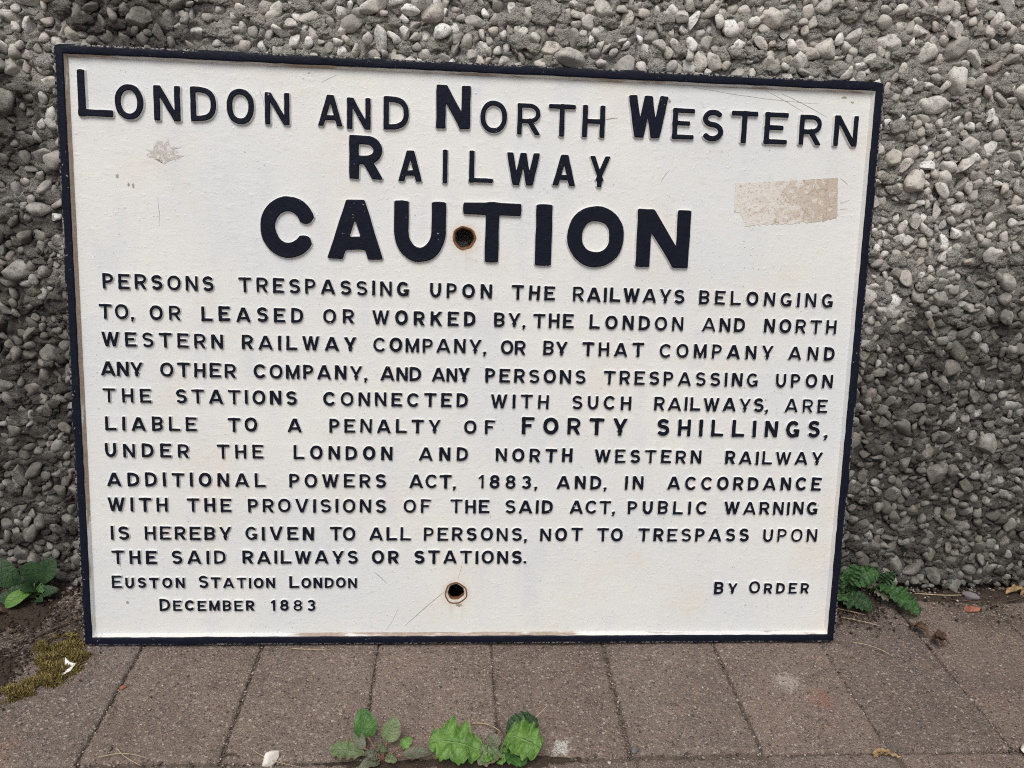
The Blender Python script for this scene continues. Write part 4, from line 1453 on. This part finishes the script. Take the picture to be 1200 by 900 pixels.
def weed(label, root, leaves, stalk_mat, group=None, stalk_r=0.0009, extra=None):
    t = bpy.data.objects.new('weed', None)
    t.location = root
    link(t)
    tag(t, label, 'weed', group)
    R = Vector(root)
    if extra:                               # the small young leaves in the middle of the clump
        n_, reach, mats_ = extra
        for q in range(n_):
            a = rnd.uniform(0, 6.283)
            d = Vector((math.cos(a), math.sin(a) * 0.6, 0))
            s_ = reach * rnd.uniform(0.5, 1.0)
            b_ = R + d * s_ * 0.45 + Vector((0, 0, 0.003 + rnd.random() * 0.005))
            leaves = leaves + [dict(b=b_, t=b_ + d * s_ + Vector((0, -0.1 * s_, s_ * rnd.uniform(-0.1, 0.6))), w=s_ * rnd.uniform(0.45, 0.7), m=rnd.choice(mats_), up=(rnd.uniform(-.2, .2), -0.5, 0.9),
                                    fold=rnd.uniform(0.1, 0.35), crinkle=0.0012, lobes=rnd.choice([0, 3, 4]), depth=0.25, prof=(rnd.uniform(0.9, 1.3), 0.5), arch=rnd.uniform(0.05, 0.25))]
    for k, lf in enumerate(leaves):
        b, tip = Vector(lf['b']), Vector(lf['t'])
        kw = {q: v for q, v in lf.items() if q not in ('b', 't', 'w', 'm')}
        obj('leaf', leaf_mesh('leaf', b - R, tip - R, lf['w'], lf['m'], seed=k * 3.1 + R.x * 40, **kw), t)
        if (b - R).length > 0.004:
            obj('stalk', tube_mesh('stalk', bend(Vector((rnd.uniform(-.001, .001), rnd.uniform(-.001, .001), -0.002)), b - R + (tip - b) * 0.06, 0.002), stalk_r * 1.2, stalk_r * 0.7, stalk_mat), t)
    return t


# small rosette with reddish stalks in the front joint
weed('small weed of spoon shaped green and pale leaves on reddish stalks in the front joint', (-0.066, -0.1235, -0.001), [
    dict(b=(-0.078, -0.112, 0.010), t=(-0.0835, -0.100, 0.027), w=0.0165, m=M_LEAF_MID, up=(0.1, -0.7, 0.7), fold=0.3, crinkle=0.0010, prof=(0.8, 0.55), arch=0.05),
    dict(b=(-0.064, -0.114, 0.008), t=(-0.0575, -0.104, 0.022), w=0.0150, m=M_LEAF_PALE, up=(0, -0.7, 0.7), fold=0.3, crinkle=0.0006, prof=(0.9, 0.6), arch=0.04),
    dict(b=(-0.079, -0.121, 0.004), t=(-0.1060, -0.1195, 0.007), w=0.0190, m=M_LEAF_PALE, fold=0.15, crinkle=0.0012, lobes=5, depth=0.16, prof=(1.15, 0.6), arch=0.05),
    dict(b=(-0.052, -0.1225, 0.004), t=(-0.0310, -0.1235, 0.006), w=0.0125, m=M_LEAF_GREY, fold=0.25, crinkle=0.0006, prof=(0.8, 0.6), arch=0.06),
    dict(b=(-0.0535, -0.117, 0.006), t=(-0.0455, -0.112, 0.010), w=0.0085, m=M_LEAF_BRIGHT, up=(0, -0.6, 0.8), fold=0.2, crinkle=0.0006, lobes=3, depth=0.25, arch=0.05),
    dict(b=(-0.080, -0.1185, 0.006), t=(-0.0890, -0.1070, 0.014), w=0.0085, m=M_LEAF_GREY, up=(0, -0.6, 0.8), fold=0.3, prof=(0.9, 0.6)),
    dict(b=(-0.068, -0.127, 0.003), t=(-0.0820, -0.1350, 0.005), w=0.0100, m=M_LEAF_GREY, fold=0.2, crinkle=0.0006),
], M_STEM_RED, extra=(7, 0.013, (M_LEAF_GREY, M_LEAF_PALE, M_LEAF_MID)))
# bright crinkled weed beside it
weed('bright green weed with crinkled lobed leaves growing from the front joint', (0.018, -0.1245, -0.001), [
    dict(b=(0.006, -0.1230, 0.007), t=(-0.0330, -0.1190, 0.014), w=0.0350, m=M_LEAF_BRIGHT, up=(0, -0.35, 1), fold=0.12, crinkle=0.0034, lobes=3.4, depth=0.36, prof=(1.15, 0.40), arch=0.12),
    dict(b=(0.0235, -0.1120, 0.011), t=(0.0490, -0.1270, 0.012), w=0.0310, m=M_LEAF_BRIGHT, up=(0.1, -0.4, 1), fold=0.15, crinkle=0.0034, lobes=4.5, depth=0.22, prof=(1.1, 0.45), arch=0.16),
    dict(b=(0.0260, -0.1130, 0.008), t=(0.0480, -0.0960, 0.012), w=0.0230, m=M_LEAF_DARK, up=(0, -0.4, 1), fold=0.15, crinkle=0.0013, lobes=6, depth=0.16, prof=(0.9, 0.5), arch=0.10),
    dict(b=(0.0200, -0.1220, 0.006), t=(0.0030, -0.1340, 0.006), w=0.0170, m=M_LEAF_PALE, fold=0.15, crinkle=0.0012, lobes=5, depth=0.18, prof=(0.9, 0.5)),
    dict(b=(0.0225, -0.1230, 0.006), t=(0.0380, -0.1340, 0.006), w=0.0210, m=M_LEAF_MID, fold=0.15, crinkle=0.0012, lobes=5, depth=0.26, prof=(0.9, 0.5)),
    dict(b=(0.0180, -0.1180, 0.005), t=(0.0110, -0.1080, 0.008), w=0.0110, m=M_LEAF_GREY, up=(0, -0.5, 1), fold=0.3, crinkle=0.0008),
], M_STEM_GREEN, extra=(9, 0.015, (M_LEAF_BRIGHT, M_LEAF_MID, M_LEAF_PALE)))
# broad-leaved plant by the left-hand end of the sign
weed('dark broad leaved plant with smooth rounded leaves at the foot of the wall', (-0.4060, 0.0700, 0.002), [
    dict(b=(-0.398, 0.072, 0.014), t=(-0.3830, 0.0760, 0.038), w=0.0193, m=M_LEAF_DARK, up=(-0.2, -0.9, 0.4), fold=0.3, prof=(1.5, 0.55), arch=0.08),
    dict(b=(-0.405, 0.074, 0.012), t=(-0.4060, 0.0770, 0.036), w=0.0181, m=M_LEAF_DARK, up=(0.1, -0.9, 0.4), fold=0.25, prof=(1.5, 0.55), arch=0.05),
    dict(b=(-0.4010, 0.0640, 0.012), t=(-0.4190, 0.0480, 0.006), w=0.0146, m=M_LEAF_YOUNG, up=(0.3, -0.2, 1), fold=0.35, prof=(1.35, 0.55), arch=0.20, curl=0.3),
    dict(b=(-0.412, 0.069, 0.012), t=(-0.4430, 0.0700, 0.038), w=0.0232, m=M_LEAF_DARK, up=(0.4, -0.7, 0.6), fold=0.3, prof=(1.5, 0.55), arch=0.12),
    dict(b=(-0.398, 0.066, 0.007), t=(-0.3790, 0.0650, 0.013), w=0.0108, m=M_LEAF_DARK, up=(0, -0.6, 0.8), fold=0.3, arch=0.12),
    dict(b=(-0.4080, 0.0660, 0.010), t=(-0.4210, 0.0600, 0.016), w=0.0103, m=M_LEAF_DARK, up=(0.2, -0.5, 0.9), fold=0.3, arch=0.15),
    dict(b=(-0.4120, 0.0620, 0.006), t=(-0.4290, 0.0560, 0.010), w=0.0155, m=M_LEAF_DARK, up=(0, -0.6, 0.8), fold=0.25, arch=0.10),
    dict(b=(-0.4020, 0.0680, 0.012), t=(-0.4080, 0.0560, 0.018), w=0.0138, m=M_LEAF_DARK, up=(0, -0.6, 0.8), fold=0.3, arch=0.12),
    dict(b=(-0.3980, 0.0620, 0.005), t=(-0.3890, 0.0540, 0.008), w=0.0086, m=M_LEAF_DARK, up=(0, -0.5, 0.9), fold=0.3),
], M_STEM_GREEN, extra=(8, 0.014, (M_LEAF_DARK, M_LEAF_DARK, M_LEAF_MID)))
# two at the right-hand end
weed('leafy green weed squeezed between the right edge of the sign and the wall', (0.3660, 0.0720, 0.002), [
    dict(b=(0.366, 0.066, 0.020), t=(0.3560, 0.0560, 0.040), w=0.0185, m=M_LEAF_DEEP, up=(0.1, -0.8, 0.6), fold=0.1, crinkle=0.0024, lobes=5, depth=0.22, prof=(0.9, 0.5), arch=0.10),
    dict(b=(0.3690, 0.067, 0.020), t=(0.3740, 0.0640, 0.042), w=0.0194, m=M_LEAF_DEEP, up=(0, -0.8, 0.6), fold=0.1, crinkle=0.0024, lobes=5, depth=0.22, prof=(0.9, 0.5), arch=0.08),
    dict(b=(0.3710, 0.066, 0.022), t=(0.3990, 0.0650, 0.034), w=0.0211, m=M_LEAF_DEEP, up=(0, -0.7, 0.7), fold=0.1, crinkle=0.0024, lobes=6, depth=0.2, prof=(0.9, 0.5), arch=0.12),
    dict(b=(0.3640, 0.062, 0.010), t=(0.3520, 0.0460, 0.016), w=0.0167, m=M_LEAF_DEEP, up=(0, -0.6, 0.8), fold=0.1, crinkle=0.0014, lobes=5, depth=0.22, prof=(0.9, 0.5), arch=0.12),
    dict(b=(0.3670, 0.060, 0.010), t=(0.3860, 0.0410, 0.006), w=0.0202, m=M_LEAF_DARK, up=(0, -0.5, 0.9), fold=0.12, crinkle=0.0014, lobes=6, depth=0.14, prof=(0.9, 0.5), arch=0.14),
    dict(b=(0.3640, 0.058, 0.008), t=(0.3620, 0.0400, 0.010), w=0.0150, m=M_LEAF_DARK, up=(0, -0.5, 0.9), fold=0.12, crinkle=0.0014, lobes=5, depth=0.18, arch=0.12),
], M_STEM_GREEN, extra=(9, 0.016, (M_LEAF_DARK, M_LEAF_DEEP)))
weed('single green weed with one long crinkled leaf on the paving right of the sign', (0.4060, 0.0780, 0.002), [
    dict(b=(0.4060, 0.0700, 0.016), t=(0.4290, 0.0330, 0.006), w=0.0229, m=M_LEAF_DEEP, up=(0.1, -0.5, 0.9), fold=0.12, crinkle=0.0024, lobes=8, depth=0.15, prof=(0.95, 0.45), arch=0.12),
    dict(b=(0.4080, 0.0720, 0.018), t=(0.4150, 0.0650, 0.034), w=0.0150, m=M_LEAF_DARK, up=(0, -0.8, 0.6), fold=0.15, crinkle=0.0012, lobes=5, depth=0.18, arch=0.08),
    dict(b=(0.4020, 0.0680, 0.010), t=(0.4060, 0.0500, 0.010), w=0.0114, m=M_LEAF_GREY, up=(0, -0.5, 0.9), fold=0.15, crinkle=0.0012, lobes=4, depth=0.2, arch=0.10),
], M_STEM_GREEN, extra=(6, 0.013, (M_LEAF_GREY, M_LEAF_DARK, M_LEAF_DEEP)))

# ------------------------------------------------------------------ moss round the hollow on the left
MOSS_BAND = [(-0.3480, 0.0090, 0.008), (-0.3300, -0.0100, 0.009), (-0.4000, -0.0640, 0.009), (-0.355, 0.004, 0.011), (-0.343, -0.002, 0.013), (-0.336, -0.014, 0.014), (-0.334, -0.027, 0.012), (-0.341, -0.038, 0.012), (-0.350, -0.047, 0.011), (-0.361, -0.054, 0.010), (-0.372, -0.059, 0.009), (-0.384, -0.062, 0.009), (-0.352, -0.016, 0.010), (-0.346, -0.026, 0.011), (-0.3630, 0.0010, 0.007)]
MV, MF = [], []
for k in range(24000):
    bx, by, br = MOSS_BAND[rnd.randrange(len(MOSS_BAND))]
    a, q = rnd.uniform(0, 6.283), math.sqrt(rnd.random())
    q *= 1.0 if k % 3 else rnd.uniform(1.0, 1.9)
    if mnoise.noise((bx * 60 + br * q * math.cos(a) * 60, by * 60 + br * q * math.sin(a) * 60, 4)) < -0.3:
        continue
    x, y = bx + br * q * math.cos(a) * 1.1, by + br * q * math.sin(a)
    lump = 0.5 + 0.5 * mnoise.noise((x * 130, y * 130, 1))
    z0 = 0.0048 * max(0, 1 - q ** 2) * (0.4 + lump) - 0.001
    L = rnd.uniform(0.0022, 0.0052)
    th, ph = rnd.uniform(0, 6.283), rnd.uniform(0.35, 1.35)
    dx, dy, dz = math.cos(th) * math.cos(ph) * L, math.sin(th) * math.cos(ph) * L, math.sin(ph) * L
    sx_, sy_ = -math.sin(th) * 0.00042, math.cos(th) * 0.00042
    n = len(MV)
    MV += [(x - sx_, y - sy_, z0), (x + sx_, y + sy_, z0), (x + dx * .55 + sx_ * .7, y + dy * .55 + sy_ * .7, z0 + dz * .6), (x + dx * .55 - sx_ * .7, y + dy * .55 - sy_ * .7, z0 + dz * .6), (x + dx, y + dy, z0 + dz * .9)]
    MF += [(n, n + 1, n + 2), (n, n + 2, n + 3), (n + 3, n + 2, n + 4)]
tag(obj('moss', tri_mesh('moss', MV, MF, M_MOSS)), kind='stuff')

# ------------------------------------------------------------------ bits and pieces on the ground
# crumpled scrap beside the moss: two small folded flaps
def flap(o, a, b, n, seed):
    """a curved sliver with thickness between the points of outline o"""
    V, F = [], []
    C = Vector((sum(p[0] for p in o) / len(o), sum(p[1] for p in o) / len(o), sum(p[2] for p in o) / len(o)))
    up, dn = [], []
    for k in range(len(o)):
        p, q = Vector(o[k]), Vector(o[(k + 1) % len(o)])
        for s in range(n):
            r = p.lerp(q, s / n) + Vector((mnoise.noise((k + s * .4, seed, 1)), mnoise.noise((k + s * .4, seed, 2)), 0)) * 0.0009
            up.append(r)
    m_ = len(up)
    V = [C + Vector((0, 0, a))] + up + [C + Vector((0, 0, a - b))] + [p - Vector((0, 0, b)) for p in up]
    for k in range(m_):
        q = (k + 1) % m_
        F += [(0, 1 + k, 1 + q), (m_ + 1, m_ + 2 + q, m_ + 2 + k), (1 + k, m_ + 2 + k, m_ + 2 + q, 1 + q)]
    return V, F


sc = bpy.data.objects.new('paper_scrap', None)
sc.location = (-0.3305, -0.0270, 0.001)
sc.scale = (0.85, 0.85, 0.85)
link(sc)
tag(sc, 'torn white scrap of paper folded in two beside the olive moss', 'scrap')
v, f = flap([(-0.0055, 0.0080, 0.0085), (0.0000, 0.0040, 0.0060), (0.0060, 0.0030, 0.0050), (0.0020, -0.0010, 0.0015), (-0.0040, -0.0005, 0.0030)], 0.0015, 0.0004, 4, 1)
obj('upper_fold', mesh_from('upper_fold', v, f, M_WHITE), sc)
v, f = flap([(0.0060, 0.0020, 0.0050), (0.0040, -0.0050, 0.0030), (-0.0040, -0.0105, 0.0010), (0.0005, -0.0030, 0.0015)], 0.0022, 0.0004, 4, 2)
obj('lower_fold', mesh_from('lower_fold', v, f, M_WHITE), sc)


def stone(name, label, x, y, size, mat, seed, z=None, group=None, cat='pebble', rz=0.0):
    P, F = pebble_shape(seed, 3)
    r = np.random.default_rng(seed)
    for _ in range(8):                                       # sharp broken faces
        n = r.normal(size=3)
        n /= np.linalg.norm(n)
        P = P - np.clip(P @ n - r.uniform(0.35, 0.7), 0, None)[:, None] * n
    P = P * np.array(size)
    o = obj(name, tri_mesh(name, P, F, mat, smooth=False), None, (x, y, size[2] * 0.35 if z is None else z), (0.1, -0.1, rz))
    return tag(o, label, cat, group)


stone('pebble', 'white angular pebble lying on the front joint left of the weeds', -0.1475, -0.1225, (0.0076, 0.0070, 0.0072), M_QUARTZ, 811, rz=0.6)
stone('pebble', 'small white pebble at the right edge of the paving', 0.4275, -0.1235, (0.0050, 0.0062, 0.0056), M_QUARTZ, 823, rz=1.2)
stone('pebble', 'purple grey pebble in the soil where the paving meets the wall', 0.5010, 0.0690, (0.0105, 0.0065, 0.0070), M_SLATE, 835, rz=-0.3)
stone('brick_chip', 'small orange red brick chip on the paving near the wall', 0.4930, 0.0480, (0.0080, 0.0050, 0.0050), M_REDCHIP, 841, cat='chip', rz=-0.2)
stone('brick_chip', 'tiny pinkish red chip in the joint left of the sign', -0.2800, -0.0480, (0.0028, 0.0034, 0.0024), M_REDCHIP, 852, cat='chip')
stone('pebble', 'pale buff crumb lying at the joint corner in the foreground', 0.1205, -0.1190, (0.0046, 0.0042, 0.0042), M_SLATE, 866)
stone('pebble', 'tiny white pebble beside the broad leaved plant', -0.4130, 0.0480, (0.0030, 0.0026, 0.0026), M_QUARTZ, 877)


def dead(label, root, parts_, mat):
    t = bpy.data.objects.new('dead_leaf', None)
    t.location = root
    link(t)
    tag(t, label, 'dead leaf')
    for k, (b, tip, w, fold, arch, curl) in enumerate(parts_):
        obj('blade', leaf_mesh('blade', b, tip, w, mat, fold=fold, arch=arch, curl=curl, crinkle=0.0012, lobes=3, depth=0.25, seed=k * 5 + root[0] * 90), t)
    return t


dead('dark curled dead leaf lying on the joint right of the sign', (0.4290, -0.0030, 0.002), [((-0.006, 0.004, 0.0), (0.007, -0.004, 0.003), 0.013, 0.9, 0.3, 0.0), ((0.001, 0.006, 0.001), (-0.004, -0.006, 0.003), 0.009, 0.8, 0.35, 0.0)], M_DEAD)
dead('brown shrivelled dead leaf below the long leaved weed', (0.4190, 0.0130, 0.002), [((-0.006, 0.008, 0.0), (0.005, -0.007, 0.002), 0.010, 0.7, 0.25, 0.0), ((-0.001, 0.008, 0.0), (0.007, 0.000, 0.004), 0.006, 0.8, 0.3, 0.0)], M_DEAD)
dead('tan frayed dead leaf on the front joint at the right', (0.3120, -0.1270, 0.001), [((-0.009, 0.002, 0.000), (0.006, 0.003, 0.001), 0.0045, 0.6, 0.08, 0.0), ((-0.001, 0.001, 0.000), (0.011, -0.003, 0.001), 0.0032, 0.7, 0.1, 0.0), ((-0.010, -0.002, 0.000), (0.001, 0.003, 0.001), 0.0028, 0.7, 0.1, 0.0)], M_DEADTAN)
dead('tan dead leaf at the foot of the wall by the purple pebble', (0.5560, 0.0700, 0.003), [((-0.014, 0.000, 0.001), (0.010, 0.003, 0.003), 0.009, 0.6, 0.15, 0.0), ((0.0, -0.002, 0.001), (0.014, 0.002, 0.003), 0.006, 0.7, 0.2, 0.0)], M_DEADTAN)
dead('rust brown dead leaf under the broad leaved plant', (-0.4230, 0.0400, 0.002), [((-0.010, -0.002, 0.001), (0.008, 0.003, 0.003), 0.008, 0.5, 0.15, 0.0)], M_DEAD)

STRAWS = [('straw', 'pale straw lying on the paving off the right corner of the sign', (0.3480, 0.0010), (0.3765, -0.0175), .0004, M_STRAW),
          ('straw', 'dry straw on the paving under the right hand weed', (0.3540, 0.0370), (0.3870, 0.0235), .0004, M_STRAW),
          ('straw', 'forked dry straw below the bottom edge of the sign', (-0.1560, -0.0035), (-0.1180, -0.0055), .0004, M_STRAW),
          ('straw', 'brownish straw reaching left from the middle joint', (-0.0010, -0.0905), (0.0220, -0.1000), .0005, M_STRAW),
          ('straw', 'pale straw poking out above the bright crinkled weed', (0.0460, -0.0945), (0.0590, -0.0845), .0005, M_STRAW),
          ('straw', 'fine straw standing at the bright weed left of its joint', (-0.0150, -0.0950), (-0.0100, -0.1060), .0004, M_STRAW),
          ('straw', 'thin straw on the front joint at the far left', (-0.2600, -0.1090), (-0.2360, -0.1260), .0004, M_STRAW),
          ('straw', 'curved pale straw on the front joint at the far left', (-0.2690, -0.1180), (-0.2330, -0.1200), .00035, M_STRAW),
          ('straw', 'long pale straw lying along the foot of the wall', (0.4480, 0.0740), (0.5080, 0.0725), .0006, M_STRAW),
          ('twig', 'thin brown twig lying between the plant and the moss', (-0.3760, 0.0120), (-0.3440, 0.0400), .0009, M_TWIG),
          ('twig', 'dark twig along the foot of the wall by the red chip', (0.4800, 0.0640), (0.5700, 0.0720), .0006, M_TWIG),
          ('twig', 'short brown twig in the joint beneath the middle of the sign', (0.0180, -0.0850), (0.0260, -0.1080), .0007, M_TWIG),
          ('twig', 'short dark twig on the front joint left of the white pebble', (-0.1820, -0.1200), (-0.1700, -0.1195), .0009, M_TWIG),
          ('straw', 'bent dry straw on the soil under the right hand weed', (0.3560, 0.0500), (0.3800, 0.0400), .0004, M_STRAW),
          ('straw', 'fine dry straw on the paving left of the white pebble', (-0.1620, -0.1130), (-0.1250, -0.1290), .00035, M_STRAW)]
for k, (nm, lb, a, b, r, mt) in enumerate(STRAWS):
    a3, b3 = Vector((*a, r + 0.0012)), Vector((*b, r + 0.0010))
    if 'poking' in lb:
        a3.z, b3.z = 0.008, 0.014
    mid = (a3 + b3) / 2
    o = obj(nm, tube_mesh(nm, [p - mid for p in bend(a3, b3, 0.0018, 9, rnd.uniform(-0.12, 0.12))], r, r * 0.55, mt, 6), None, mid)
    tag(o, lb, nm)
